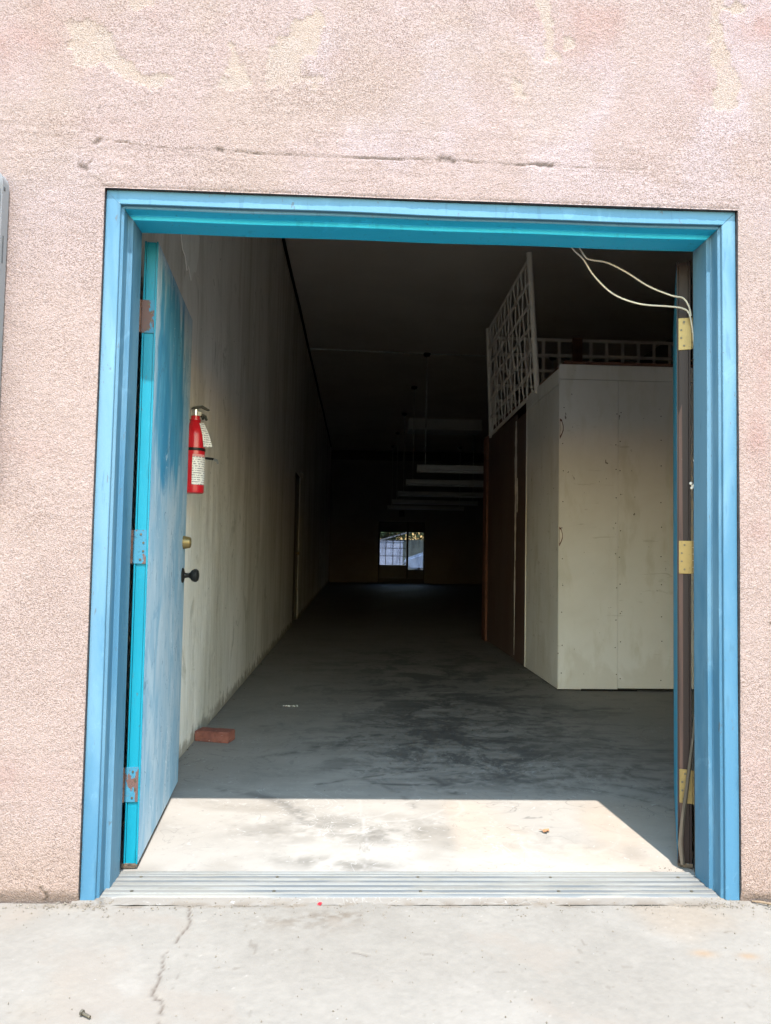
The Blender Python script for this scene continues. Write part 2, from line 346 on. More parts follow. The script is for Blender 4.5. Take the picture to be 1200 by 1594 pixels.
OP = 1.0008; OT = 2.1630
xs = axis((-12, -1.6, 0.08), (-1.6, -OP, 0.0040), (-OP, OP, 0.0040), (OP, 1.5, 0.0040), (1.5, 12, 0.08))
zs = axis((-0.05, OT, 0.0040), (OT, 3.15, 0.0040), (3.15, ROOFZ+0.3, 0.08))
X, Z = np.meshgrid(xs, zs, indexing='ij')
PX = lambda q: tuple(onY(*q, 0.0)[[0, 2]])
wx = X + 0.075*(fbm(X, Z, 0.07, 201, 5, 0.65)-0.5); wz = Z + 0.075*(fbm(X, Z, 0.07, 202, 5, 0.65)-0.5)
peel = np.zeros(X.shape, np.float32)
for P in (((105, 50), (130, 40), (160, 45), (175, 70), (200, 100), (235, 115), (270, 125), (250, 142), (200, 132), (160, 108), (120, 97), (108, 70)),
          ((335, 145), (350, 112), (362, 60), (368, 95), (392, 130), (360, 142)), ((420, 80), (450, 50), (490, 12), (502, 45), (495, 80), (470, 92), (466, 130), (452, 147), (418, 142)),
          ((470, 122), (502, 115), (492, 140)), ((1105, -40), (1130, -40), (1127, 60), (1142, 105), (1142, 140), (1152, 165), (1130, 182), (1104, 165), (1110, 120), (1104, 60)),
          ((1125, 14), (1165, 16), (1160, 28), (1125, 30)), ((840, -30), (866, -30), (861, 50), (872, 100), (850, 92), (841, 50)), ((795, 122), (813, 140), (812, 166), (797, 155)),
          ((200, -20), (226, -20), (242, 15), (205, 27)), ((870, 60), (896, 70), (885, 90)), ((955, 120), (962, 135), (955, 140))):
    pp = [PX(q) for q in P]; dd = polydist(wx, wz, pp, True); ins = inside(wx, wz, pp)
    peel = np.maximum(peel, sst(np.where(ins, dd, -dd)+0.03*(fbm(X, Z, 0.025, 207, 3)-0.5), -0.003, 0.005))
peel = np.maximum(peel, 0.9*sst(fbm(X, Z, 0.35, 205, 5), 0.74, 0.77)*sst(Z, 2.6, 3.0))
cr = np.zeros(X.shape, np.float32)
for P, wd, sd in ((((150, 228), (158, 222)), 0.007, 1), (((148, 232), (150, 250), (132, 266)), 0.002, 2), (((132, 266), (140, 275), (165, 294)), 0.004, 3),
              (((160, 222), (190, 226), (222, 232), (345, 239), (420, 244), (560, 250), (690, 252), (760, 259), (860, 262), (1000, 268)), 0.0017, 4),
              (((683, 253), (692, 251), (706, 255)), 0.008, 5), (((340, 237), (347, 240)), 0.007, 6), (((834, 260), (858, 262)), 0.005, 7), (((128, 263), (136, 268)), 0.008, 12),
              (((66, 1380), (75, 1395), (72, 1410)), 0.005, 8), (((1196, 972), (1215, 985)), 0.006, 9)):
    cr = np.maximum(cr, np.exp(-(polydist(X, Z, jag([PX(q) for q in P], 6, 0.0035, sd))/wd)**2)*(1.0 if sd not in (2, 3, 4) else 0.8* (0.25+0.75*sst(fbm(X, Z, 0.06, 209+sd), 0.40, 0.62))))
gr = 0.60*np.random.RandomState(221).rand(*X.shape) + 0.22*vnoise(X, Z, 0.0085, 222) + 0.18*vnoise(X, Z, 0.05, 223)
gr = sst(gr, 0.15, 0.85)
trow = fbm(X*0.16, Z, 0.016, 231, 3)                        # horizontal trowel marks over the lintel
lint = sst(Z, 2.15, 2.2)*(1-sst(Z, 2.36, 2.5)); body = 1-0.55*peel
dsp = 0.0013*gr*body*(1-0.2*lint)*(0.6+0.8*fbm(X, Z, 0.35, 233, 3)) + 0.0016*trow*lint*body + 0.0012*fbm(X*0.3, Z, 0.02, 235, 3)*sst(fbm(X, Z, 0.4, 236, 3), 0.5, 0.65) + 0.006*(fbm(X, Z, 0.6, 241, 2)-0.5) + 0.0018*(fbm(X, Z, 0.10, 242, 2)-0.5) - 0.0016*peel - 0.0045*cr
band_step = 0.0012*sst(Z+0.01*(fbm(X, Z, 0.1, 244)-0.5), 2.284, 2.296)*sst(X, -1.05, -1.0)*(1-sst(X, 0.3, 0.6)); dsp = dsp + band_step
de = np.minimum(np.where(Z < OT, np.abs(np.abs(X)-OP), 9), np.where(np.abs(X) < OP, np.abs(Z-OT), 9)); de = np.minimum(de, np.hypot(np.abs(X)-OP, Z-OT))
dsp = dsp - 0.003*np.exp(-(de/(0.003+0.006*fbm(X, Z, 0.03, 251)))**2)*(0.4+0.9*fbm(X, Z, 0.05, 252, 3))
dsp = dsp - 0.010*(1-sst(Z, -0.01, 0.03+0.02*fbm(X, Z, 0.05, 255)))
Yw = -0.0135 - dsp
# albedo: cream ground, lilac pink wash high up, salmon where the pink coat survives
c = np.zeros(X.shape+(3,)) + np.array((0.62, 0.490, 0.420))
up = sst(Z+0.25*(fbm(X, Z, 0.5, 261, 3)-0.5), 1.4, 2.5)
c = lerp(c, 0.85*up, (0.585, 0.470, 0.430)); c = lerp(c, 0.75*sst(fbm(X, Z, 0.22, 263, 5), 0.45, 0.66)*sst(Z, 1.7, 2.6), (0.65, 0.555, 0.55))
c = lerp(c, 0.55*sst(fbm(X, Z, 0.30, 266, 4), 0.5, 0.68)*up, (0.565, 0.455, 0.375))
red = 0.55*sst(fbm(X, Z, 0.28, 271, 4), 0.56, 0.74)*sst(Z, 2.5, 2.8)
for px, py, rx, rz, s in ((20, 80, 0.2, 0.09, .7), (100, 25, 0.12, 0.08, .5), (1190, 40, 0.10, 0.12, .8), (835, 20, 0.06, 0.08, .6), (880, 60, 0.05, 0.10, .5), (1090, 135, 0.05, 0.05, .5), (1185, 560, 0.05, 0.12, .8), (1175, 700, 0.04, 0.14, .8), (1175, 820, 0.05, 0.12, .5), (20, 1210, 0.12, 0.06, .45), (40, 700, 0.08, 0.05, .3), (1180, 1250, 0.08, 0.2, .35), (240, 200, 0.3, 0.03, .2)):
    p = PX((px, py)); red = np.maximum(red, s*np.exp(-(((X-p[0])/rx)**2+((Z-p[1])/rz)**2))*(0.35+0.65*sst(fbm(X, Z, 0.10, 275, 4), 0.35, 0.65)))
c = lerp(c, np.clip(red, 0, 1), (0.54, 0.345, 0.295))
c = lerp(c, 0.97*peel*(0.72+0.28*sst(fbm(X, Z, 0.05, 282, 4), 0.3, 0.6)), (0.605, 0.502, 0.405)); c = lerp(c, 0.5*peel*sst(fbm(X, Z, 0.07, 281), 0.5, 0.7), (0.62, 0.54, 0.46))
c = lerp(c, np.clip(1.1*cr, 0, 1)*0.62, (0.19, 0.145, 0.12))
c = lerp(c, 0.35*(1-sst(Z, 0.0, 0.22+0.25*fbm(X, Z, 0.2, 285))), (0.55, 0.39, 0.26)); c = lerp(c, 0.6*(1-sst(Z, -0.005, 0.02+0.02*fbm(X, Z, 0.05, 287))), (0.20, 0.16, 0.12))
c = c*np.array((0.340, 0.320, 0.345)); c = lerp(c, 0.30*(1-sst(gr, 0.12, 0.5))*body, (0.090, 0.060, 0.050))   # darker in the pits of the dash coat
keep = ~((X[:-1, :-1] >= -OP-1e-6) & (X[1:, 1:] <= OP+1e-6) & (Z[1:, 1:] <= OT+1e-6))
ia, ib = int(np.argmin(abs(xs+OP))), int(np.argmin(abs(xs-OP))); kt = int(np.argmin(abs(zs-OT)))
idx = np.arange(X.size).reshape(X.shape); path = list(idx[ia, :kt]) + list(idx[ia:ib+1, kt]) + list(idx[ib, :kt][::-1])
co = np.stack([X, Yw, Z], -1); V = co.reshape(-1, 3); ev = V[path].copy(); ev[:, 1] = 0.05; nb = X.size
eq = np.array([(path[i], path[i+1], nb+i+1, nb+i) for i in range(len(path)-1)])
grid_mesh('front_wall', co, keep, c, m_stucco, bld, (ev, eq, c.reshape(-1, 3)[path]))
n = N('inner_plaster'); xo = n.xyz()
c = n.mix(n.ramp(n.noise((1.6, 1.6, 0.55), 5, 0.6, 0.5), 0.40, 0.64), (0.78, 0.745, 0.705), (0.62, 0.59, 0.535))
c = n.mix(n.math('MULTIPLY', n.ramp(n.noise((9, 9, 0.55), 5, 0.6, 0.3, (3, 1, 2)), 0.50, 0.66), 0.45), c, (0.48, 0.43, 0.36))
c = n.mix(n.math('MULTIPLY', n.ramp(n.noise((26, 26, 1.7), 4, 0.6, 0.4, (1, 5, 2)), 0.54, 0.68), 0.35), c, (0.80, 0.77, 0.71))
c = n.mix(n.math('MULTIPLY', n.ramp(n.noise((3.5, 3.5, 3.0), 5, 0.65, 0.8, (6, 5, 9)), 0.58, 0.72), 0.55), c, (0.36, 0.34, 0.29))
c = n.mix(n.math('MULTIPLY', n.ramp(n.noise((30, 30, 9), 4, 0.6, 1.0, (2, 9, 4)), 0.66, 0.71), 0.7), c, (0.86, 0.84, 0.79))
c = n.mix(n.math('MULTIPLY', n.ramp(n.noise((18, 12, 9), 5, 0.65, 1.5, (8, 3, 7)), 0.665, 0.70), 0.8), c, (0.17, 0.15, 0.125))
c = n.mix(n.math('MULTIPLY', n.math('SUBTRACT', 1.0, n.ramp(n.math('ADD', xo[2], n.math('MULTIPLY', n.math('SUBTRACT', n.noise(12, 4, 0.6), 0.5), 0.25)), 0.02, 0.09)), 0.8), c, (0.24, 0.21, 0.17))
n.bump(n.noise((5, 5, 1.6), 5, 0.6), 0.6, 0.03); n.bump(n.noise((40, 40, 14), 4, 0.6), 0.5, 0.006); n.bump(n.noise(160, 3, 0.6), 0.3, 0.002)
m_plaster = n.out(c, 0.9, 0, 0.2)
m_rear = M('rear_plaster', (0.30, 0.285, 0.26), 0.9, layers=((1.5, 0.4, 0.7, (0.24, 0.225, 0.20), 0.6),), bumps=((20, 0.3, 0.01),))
m_ceil = M('ceiling_board', (0.86, 0.79, 0.73), 0.85, layers=((0.7, 0.42, 0.66, (0.78, 0.71, 0.65), 0.7), (6, 0.62, 0.75, (0.70, 0.66, 0.6), 0.4)), bumps=((9, 0.3, 0.01),))
m_dark = M('unpainted_dark', (0.07, 0.06, 0.05), 0.9, layers=((5, 0.45, 0.7, (0.04, 0.035, 0.03), 0.6),))
m_roof = M('roof_felt', (0.25, 0.24, 0.23), 0.9, layers=((3, 0.45, 0.7, (0.18, 0.17, 0.16), 0.6),))
# masonry core behind the stucco, in three pieces round the opening
k = MB(); k.box((-12, 0.03, -0.05), (-FW-0.005, WT, ROOFZ+0.3)); k.build('wall_core', m_plaster, bld)
k = MB(); k.box((FW+0.005, 0.03, -0.05), (12, WT, ROOFZ+0.3)); k.build('wall_core', m_plaster, bld)
k = MB(); k.box((-FW-0.005, 0.03, FH+0.006), (FW+0.005, WT, ROOFZ+0.3)); k.build('wall_core', m_plaster, bld)
# left wall with an opening for the side door
DY0, DY1, DZ = 8.30, 9.25, 2.16
def sheet_yz(name, y0, y1, z0, z1, x, mat, th):
    return box(name, (x-th, y0, z0), (x, y1, z1), mat, bld)
k = MB().box((XL-0.25, WT, -0.05), (XL, DY0, CEIL+0.02)).box((XL-0.25, DY1, -0.05), (XL, YB+0.2, CEIL+0.02)).box((XL-0.25, DY0, DZ), (XL, DY1, CEIL+0.02)).box((XL-0.25, DY0, -0.05), (XL-0.09, DY1, DZ)); k.build('left_wall', m_plaster, bld)
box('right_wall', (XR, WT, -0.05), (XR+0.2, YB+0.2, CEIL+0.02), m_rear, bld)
box('ceiling', (XL-0.25, WT, CEIL), (XR+0.2, YB+0.2, CEIL+0.12), m_ceil, bld)
box('roof', (-12, WT, ROOFZ-0.2), (12, YB+0.2, ROOFZ), m_roof, bld)
# the neighbours' side walls close the block left and right
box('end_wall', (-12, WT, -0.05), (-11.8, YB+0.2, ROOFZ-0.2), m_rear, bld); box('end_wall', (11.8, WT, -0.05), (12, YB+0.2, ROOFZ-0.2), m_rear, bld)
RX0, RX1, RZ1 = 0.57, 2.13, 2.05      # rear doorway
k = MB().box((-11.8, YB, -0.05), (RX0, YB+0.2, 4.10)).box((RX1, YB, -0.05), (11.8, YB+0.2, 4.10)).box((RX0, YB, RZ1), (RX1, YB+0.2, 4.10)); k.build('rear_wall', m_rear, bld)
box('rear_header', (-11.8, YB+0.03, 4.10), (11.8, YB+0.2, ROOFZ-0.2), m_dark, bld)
box('wall_rail', (2.35, YB-0.03, 0.83), (XR, YB-0.002, 0.93), m_rear, bld, 0.004)
# skim-plaster patch near the top of the left wall
m_patch = M('skim_plaster', (0.88, 0.86, 0.82), 0.85, layers=(((12, 12, 4), 0.45, 0.7, (0.74, 0.71, 0.66), 0.6),), bumps=((40, 0.4, 0.004),))
pp = []
pl = [(1.24, 2.66), (1.245, 2.52), (1.27, 2.45), (1.30, 2.44), (1.325, 2.385), (1.34, 2.42), (1.375, 2.37), (1.40, 2.43), (1.43, 2.45), (1.455, 2.55), (1.46, 2.66)]
MB().prism([(XL+0.0005, 1.20+(y-1.24)*1.9, z+0.03) for y, z in pl], (0.003, 0, 0)).build('plaster_patch', m_patch, bld)

# ================================================================== DOOR FRAME
def paint(name, base, faded, lo=0.42, hi=0.62, chips=None, amount=1.0, sc=(5, 5, 0.9), rough=0.5):
    n = N(name); c = n.mix(n.math('MULTIPLY', n.ramp(n.noise(sc, 5, 0.6, 0.4), lo, hi), amount), base, faded)
    c = n.mix(n.math('MULTIPLY', n.ramp(n.noise((40, 40, 6), 4, 0.6), 0.60, 0.68), 0.35), c, tuple(0.6*v for v in base))
    c = n.mix(n.math('MULTIPLY', n.ramp(n.noise((9, 9, 6), 5, 0.65, 1.5, (5, 5, 5)), 0.60, 0.68), 0.22), c, tuple(min(1, 1.35*v+0.01) for v in faded))
    c = n.mix(n.math('MULTIPLY', n.ramp(n.noise((70, 70, 22), 3, 0.6, 0.5, (1, 7, 5)), 0.68, 0.72), 0.6), c, (0.05, 0.05, 0.05))
    if chips:
        c = n.mix(n.ramp(n.noise(30, 5, 0.65), chips[0], chips[0]+0.03), c, chips[1])
    n.bump(n.noise((25, 25, 3), 4, 0.6), 0.3, 0.004); n.bump(n.noise(90, 3, 0.6), 0.15, 0.002)
    return n.out(c, rough, 0, 0.22)
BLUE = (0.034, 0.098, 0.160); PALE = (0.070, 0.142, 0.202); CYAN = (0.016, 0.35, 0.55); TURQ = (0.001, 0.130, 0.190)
m_jamb = paint('jamb_paint', BLUE, PALE, 0.40, 0.62, chips=(0.74, (0.25, 0.10, 0.05)))
m_head = paint('head_paint', (0.040, 0.118, 0.190), (0.058, 0.136, 0.205), 0.4, 0.65, chips=(0.73, (0.5, 0.48, 0.45)), sc=(0.9, 5, 5))
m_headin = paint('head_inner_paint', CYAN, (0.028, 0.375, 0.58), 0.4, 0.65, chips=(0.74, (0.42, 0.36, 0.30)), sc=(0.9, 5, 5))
m_gap = M('gap_shade_dark', (0.03, 0.026, 0.023), 0.8, layers=((20, 0.5, 0.7, (0.06, 0.05, 0.045), 0.5),))
fr = thing('door_frame', 'wide blue painted steel door frame set in the stucco wall', 'door frame', (0, 0.08, 0))
A0 = [(-0.006, 0.04), (-0.006, 0.005), (-0.001, 0.004), (0.000, 0.002), (0.002, 0.000), (0.0425, 0.000), (0.0445, 0.002), (0.0448, 0.012), (0.0470, 0.0135), (0.0505, 0.0135), (0.0525, 0.0155)]
A1 = [(0.0525, 0.0155), (0.0525, 0.057), (0.0545, 0.059), (0.0660, 0.059), (0.0680, 0.061), (0.0680, 0.158), (0.0665, 0.1595), (0.050, 0.1595), (0.050, 0.195), (0.0, 0.195)]
def sweep(name, prof, which, mat, parent):
    nseg = 24; v = []; f = []; n = len(prof)
    for i in range(nseg+1):
        t = i/nseg
        for a, y in prof:
            if which == 0: p = (-FW+a, y, (FH-a)*t)
            elif which == 1: p = (FW-a, y, (FH-a)*t)
            else: p = ((-FW+a)*(1-t)+(FW-a)*t, y, FH-a + 0.0016*math.sin(7*t)*(a < 0.05)+0.001*math.sin(19*t+1))
            if which < 2: p = (p[0]+0.0008*math.sin(9*t+which), p[1], p[2])
            v.append(p)
    for i in range(nseg):
        for k in range(n-1): f.append((i*n+k, i*n+k+1, (i+1)*n+k+1, (i+1)*n+k))
    return MB().add(v, f).build(name, mat, parent)
for wch in (0, 1):
    j = sweep('jamb', A0, wch, m_jamb, fr); sweep('stop', A1, wch, m_jamb, j)
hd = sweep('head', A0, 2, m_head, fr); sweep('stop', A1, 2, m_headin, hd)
for s in (-1, 1):                      # dark strips standing in for the shade of the hinge gaps
    box('gap_shade_strip', (min(s*0.951, s*1.0), 0.196, 0.0), (max(s*0.951, s*1.0), 0.204, 2.1), m_gap, fr)
# foam blobs squeezed into the hinge gap of the right jamb
m_foam = M('foam', (0.40, 0.37, 0.33), 0.9, layers=((60, 0.5, 0.7, (0.4, 0.36, 0.3), 0.6),), bumps=((80, 0.5, 0.004),))
def blob(pts, name, mat, parent):
    b = MB()
    for (x, y, z, r) in pts:
        b.lathe((x, y, z), [(r*0.35, -r*0.9), (r*0.85, -r*0.5), (r, 0), (r*0.8, r*0.55), (r*0.3, r*0.92)], 10)
    return b.build(name, mat, parent, smooth=True)
p = onY(1077, 756, 0.19); blob([(p[0]+0.004, 0.19, p[2], 0.007), (p[0]-0.004, 0.188, p[2]+0.007, 0.006), (p[0], 0.189, p[2]-0.008, 0.006)], 'sealant_blob', m_foam, fr)
p = onY(1081, 710, 0.19); blob([(p[0], 0.19, p[2]-0.015, 0.005), (p[0]+0.002, 0.19, p[2], 0.004), (p[0]+0.003, 0.19, p[2]+0.015, 0.004), (p[0]+0.003, 0.19, p[2]+0.03, 0.003)], 'sealant_blob', m_foam, fr)

# ================================================================== DOORS
m_edgeL = paint('door_edge_turquoise', TURQ, (0.003, 0.150, 0.215), 0.4, 0.6, chips=(0.72, (0.30, 0.14, 0.07)), rough=0.4)
n = N('door_face_chalky'); xo = n.xyz()
streak = n.noise((11, 11, 2.0), 6, 0.68, 1.2); big = n.noise((4, 4, 1.8), 5, 0.62, 0.6, (3, 1, 2))
e = n.math('ADD', n.math('POWER', n.math('DIVIDE', n.math('SUBTRACT', xo[1], -0.06), 0.33), 4.0), n.math('POWER', n.math('DIVIDE', n.math('SUBTRACT', xo[2], 1.70), 0.40), 4.0))
smear = n.noise((8, 8, 1.4), 6, 0.65, 0.9, (2, 7, 3))
patch = n.ramp(n.math('SUBTRACT', n.math('ADD', 1.2, n.math('MULTIPLY', n.math('SUBTRACT', smear, 0.5), 5.0)), e), 0.0, 0.9)
c = n.mix(n.ramp(big, 0.36, 0.64), (0.18, 0.32, 0.44), (0.33, 0.41, 0.485)); c = n.mix(n.math('MULTIPLY', n.ramp(streak, 0.46, 0.66), 0.6), c, (0.42, 0.50, 0.57))
c = n.mix(n.math('MULTIPLY', n.ramp(n.noise((9, 9, 5), 5, 0.65, 1.2, (7, 2, 1)), 0.52, 0.66), 0.5), c, (0.12, 0.245, 0.36))
c = n.mix(n.math('MULTIPLY', n.ramp(n.noise((18, 18, 10), 5, 0.65, 2.6, (1, 2, 5)), 0.63, 0.67), 0.6), c, (0.06, 0.13, 0.20))
c = n.mix(n.math('MULTIPLY', patch, 0.92), c, n.mix(n.ramp(streak, 0.42, 0.66), (0.020, 0.175, 0.32), (0.05, 0.25, 0.40)))
rg = n.math('ABSOLUTE', n.math('SUBTRACT', n.noise((6, 6, 4.5), 2, 0.5, 2.2, (8, 8, 1)), 0.5)); rmask = n.ramp(n.noise((5, 5, 3), 3, 0.6, 0.2, (3, 9, 9)), 0.52, 0.60)
c = n.mix(n.math('MULTIPLY', n.math('MULTIPLY', n.math('SUBTRACT', 1.0, n.ramp(rg, 0.0, 0.012)), rmask), 0.8), c, (0.05, 0.10, 0.15))
rg2 = n.math('ABSOLUTE', n.math('SUBTRACT', n.noise((9, 9, 7), 2, 0.5, 1.6, (1, 4, 6)), 0.5))
c = n.mix(n.math('MULTIPLY', n.math('MULTIPLY', n.math('SUBTRACT', 1.0, n.ramp(rg2, 0.0, 0.012)), n.ramp(n.noise((4, 4, 2), 3, 0.6, 0.2, (6, 2, 2)), 0.54, 0.62)), 0.6), c, (0.55, 0.62, 0.68))
n.bump(n.noise((30, 30, 4), 4, 0.6), 0.2, 0.002)
m_faceL = n.out(c, 0.6, 0, 0.25)
m_brownface = M('door_brown', (0.019, 0.0115, 0.011), 0.5, layers=(((8, 8, 1.2), 0.45, 0.7, (0.027, 0.017, 0.0165), 0.7), (60, 0.71, 0.75, (0.09, 0.08, 0.075), 0.7)), bumps=((90, 0.15, 0.001),))
m_salmon = M('primer_salmon', (0.085, 0.047, 0.038), 0.6, layers=(((30, 30, 2.0), 0.45, 0.66, (0.045, 0.028, 0.025), 0.8), (50, 0.66, 0.7, (0.12, 0.105, 0.10), 0.7)))
m_blueface = paint('door_face_blue', (0.012, 0.16, 0.28), (0.03, 0.21, 0.33), 0.4, 0.6, chips=(0.60, (0.20, 0.165, 0.155)))
m_rotten = M('rusted_bottom', (0.085, 0.06, 0.042), 0.9, layers=((40, 0.45, 0.65, (0.035, 0.027, 0.022), 0.8), (70, 0.6, 0.7, (0.16, 0.145, 0.125), 0.7)), bumps=((70, 0.6, 0.006),))
m_brass = M('brass', (0.20, 0.145, 0.062), 0.42, 0.5, layers=((25, 0.45, 0.70, (0.15, 0.11, 0.052), 0.7), (60, 0.62, 0.7, (0.10, 0.075, 0.045), 0.6)), bumps=((120, 0.1, 0.001),))
m_rusthinge = M('rusted_blue_hinge', (0.030, 0.130, 0.20), 0.55, layers=(((22, 22, 12), 0.53, 0.57, (0.095, 0.042, 0.028), 0.9), (70, 0.6, 0.66, (0.02, 0.06, 0.085), 0.5)), bumps=((80, 0.25, 0.002),))
m_rust = M('rusted_pin', (0.105, 0.050, 0.036), 0.75, layers=((35, 0.45, 0.65, (0.055, 0.028, 0.02), 0.8), (60, 0.64, 0.7, (0.15, 0.11, 0.10), 0.6)), bumps=((90, 0.4, 0.002),))
m_screw = M('dark_screw', (0.08, 0.07, 0.055), 0.5, 0.6, layers=((90, 0.5, 0.7, (0.16, 0.13, 0.09), 0.6),))
m_blackmetal = M('black_metal', (0.02, 0.019, 0.018), 0.35, 0.3, layers=((40, 0.55, 0.75, (0.05, 0.045, 0.04), 0.5),))
DW, DT = 0.893, 0.045
def door_T(hx, hy, ang, side):
    # u along the leaf, v thickness (away from the outside face), z up
    ca, sa = math.cos(ang), math.sin(ang); d = (side*sa, ca); q = (side*ca, -sa)
    return lambda u, v, z: (hx + d[0]*u + q[0]*v, hy + d[1]*u + q[1]*v, z)
def leaf(root, T, facem, edgem, inm, z0=0.015, z1=2.093):
    MB().box((0.006, 0.0, z0), (DW, 0.004, z1), T).build('outer_skin', facem, root, 0.001)
    MB().box((0.0028, 0.0072, z0+0.002), (DW-0.0035, DT-0.0072, z1-0.002), T).build('core', edgem, root, 0.001)
    MB().box((0.006, DT-0.004, z0), (DW, DT, z1), T).build('inner_skin', inm, root, 0.001)
    for a, b in ((0.0, 0.006), (DT-0.006, DT)): MB().box((0.0, a, z0), (0.0058, b, z1), T).build('edge_lip', edgem, root, 0.0012)
def hinge(root, T, z, leafm, pinm, jam, hh=0.113):
    h = MB().box((-0.0015, 0.006, z-hh/2), (0.0032, DT+0.003, z+hh/2), T).build('hinge', leafm, root, 0.001)
    for i in range(5):
        za = z-hh/2 + i*hh/5; b = Vector(T(-0.003, DT+0.0095, 0))
        MB().tube([(b.x, b.y, za+0.0008), (b.x, b.y, za+hh/5-0.0008)], 0.0062, 12).build('knuckle', pinm, h, smooth=True)
    for u, zz in ((0.024, 0.042), (0.015, 0.014), (0.015, -0.014), (0.024, -0.042)):
        a = Vector(T(-0.0032, u, z+zz)); b = Vector(T(0.001, u, z+zz)); MB().tube([a, b], 0.0036, 10).build('screw', m_screw, h)
    b = Vector(T(-0.003, DT+0.0095, 0))
    return b, h
dl = thing('door', 'weathered blue door leaf with turquoise edge, swung inward against the left wall', 'door', (-0.92, 0.66, 0), 'leaves of the double door')
TL = door_T(-0.894, 0.222, math.atan2(0.074, 0.89), -1)
leaf(dl, TL, m_faceL, m_edgeL, m_faceL)
for z in (1.832, 1.052, 0.272):
    b, h = hinge(dl, TL, z, m_rusthinge, m_rust, m_jamb)
    MB().box((-0.956, 0.162, z-0.056), (b.x+0.001, 0.205, z+0.056)).build('jamb_plate', m_rust, h, 0.001) if False else MB().add([(-0.949, 0.1605, z-0.056), (b.x, b.y, z-0.056), (b.x, b.y, z+0.056), (-0.949, 0.1605, z+0.056)], [(0, 1, 2, 3)]).prism([(-0.949, 0.1605, z-0.056), (b.x, b.y, z-0.056), (b.x, b.y, z+0.056), (-0.949, 0.1605, z+0.056)], (0.001, 0.003, 0)).build('jamb_plate', m_rust, h)
bt = MB()
for i in range(16): u = random.uniform(-0.004, 0.02); bt.box((u, random.uniform(0, 0.03), 0.004), (u+random.uniform(0.01, 0.03), random.uniform(0.03, 0.05), random.uniform(0.012, 0.02)), TL)
bt.box((-0.002, 0.0, 0.006), (0.6, DT, 0.0145), TL); bt.build('door_sweep', m_rotten, dl)
# deadbolt collar and knob on the outside face near the free edge
pb = TL(DW-0.070, 0.0, 1.075); ax = Vector(TL(0, -1, 0))-Vector(TL(0, 0, 0))
def along(c, ax, prof, name, mat, parent, n=20):
    b = MB(); z = ax.normalized(); a = Vector((0, 0, 1)); a = (a-z*a.dot(z)).normalized(); t = z.cross(a); v = []; f = []; c = Vector(c)
    for r, h in prof:
        for k in range(n): g = 2*math.pi*k/n; v.append(c+z*h+(a*math.cos(g)+t*math.sin(g))*r)
    for i in range(len(prof)-1):
        for k in range(n): f.append((i*n+k, i*n+(k+1) % n, (i+1)*n+(k+1) % n, (i+1)*n+k))
    f.append(tuple(range(n))); f.append(tuple((len(prof)-1)*n+k for k in range(n))); return b.add(v, f).build(name, mat, parent, smooth=True)
along(pb, ax, [(0.029, 0), (0.029, 0.004), (0.024, 0.030), (0.020, 0.033), (0.010, 0.034), (0.009, 0.031)], 'deadbolt', m_brass, dl)
pk = TL(DW-0.070, 0.0, 0.930)
kn = along(pk, ax, [(0.033, 0), (0.033, 0.004), (0.028, 0.008), (0.012, 0.011), (0.010, 0.026), (0.013, 0.034), (0.024, 0.042), (0.029, 0.053), (0.029, 0.062), (0.022, 0.070), (0.010, 0.073)], 'knob', m_blackmetal, dl)
dr = thing('door', 'brown edged door leaf with brass hinges, swung back behind the right jamb', 'door', (1.05, 0.64, 0), 'leaves of the double door')
TR = door_T(0.9125, 0.246, math.radians(22.3), 1)
leaf(dr, TR, m_blueface, m_brownface, m_brownface)
MB().prism([TR(0.0028, 0.006, 0.02), TR(0.0028, 0.018, 0.02), TR(0.0028, 0.019, 1.0), TR(0.0028, 0.017, 1.52), TR(0.0028, 0.0175, 1.585), TR(0.0028, 0.006, 1.55)], Vector(TR(-0.0006, 0, 0))-Vector(TR(0, 0, 0))).build('primer_strip', m_salmon, dr)
for z in (1.832, 1.050, 0.272):
    b, h = hinge(dr, TR, z, m_brass, m_brass, m_jamb)
    q = [(0.949, 0.1605, z-0.056), (b.x, b.y, z-0.056), (b.x, b.y, z+0.056), (0.949, 0.1605, z+0.056)]
    MB().prism(q, (-0.001, 0.003, 0)).build('jamb_plate', m_brass, h)
bt = MB()
for i in range(10): u = random.uniform(-0.004, 0.01); bt.box((u, random.uniform(0, 0.03), 0.003), (u+random.uniform(0.01, 0.02), random.uniform(0.03, 0.05), random.uniform(0.011, 0.018)), TR)
bt.box((-0.002, 0.0, 0.006), (0.6, DT, 0.0145), TR); bt.build('door_sweep', m_rotten, dr)

# threshold: fluted aluminium saddle
m_alu = M('dusty_aluminium', (0.138, 0.132, 0.124), 0.55, 0.1, layers=(((3, 20, 20), 0.40, 0.66, (0.112, 0.103, 0.091), 0.85), ((25, 60, 60), 0.6, 0.7, (0.15, 0.142, 0.13), 0.6)), bumps=(((20, 200, 60), 0.25, 0.001),))
m_aludark = M('grimy_aluminium', (0.075, 0.078, 0.081), 0.65, 0.1, layers=(((4, 30, 30), 0.50, 0.64, (0.122, 0.113, 0.101), 0.85), ((1.2, 5, 5), 0.46, 0.60, (0.125, 0.116, 0.104), 0.85)))
th = thing('threshold', 'fluted aluminium door sill across the foot of the doorway', 'threshold', (0, 0.1, 0))
TX0, TX1 = -0.944, 0.942
TB = [(0.018, 0.0), (0.022, 0.0040), (0.030, 0.0065), (0.188, 0.0075), (0.196, 0.0040), (0.200, 0.0)]
MB().prism([(TX0, y, z) for y, z in TB], (TX1-TX0, 0, 0)).build('base_plate', m_aludark, th)
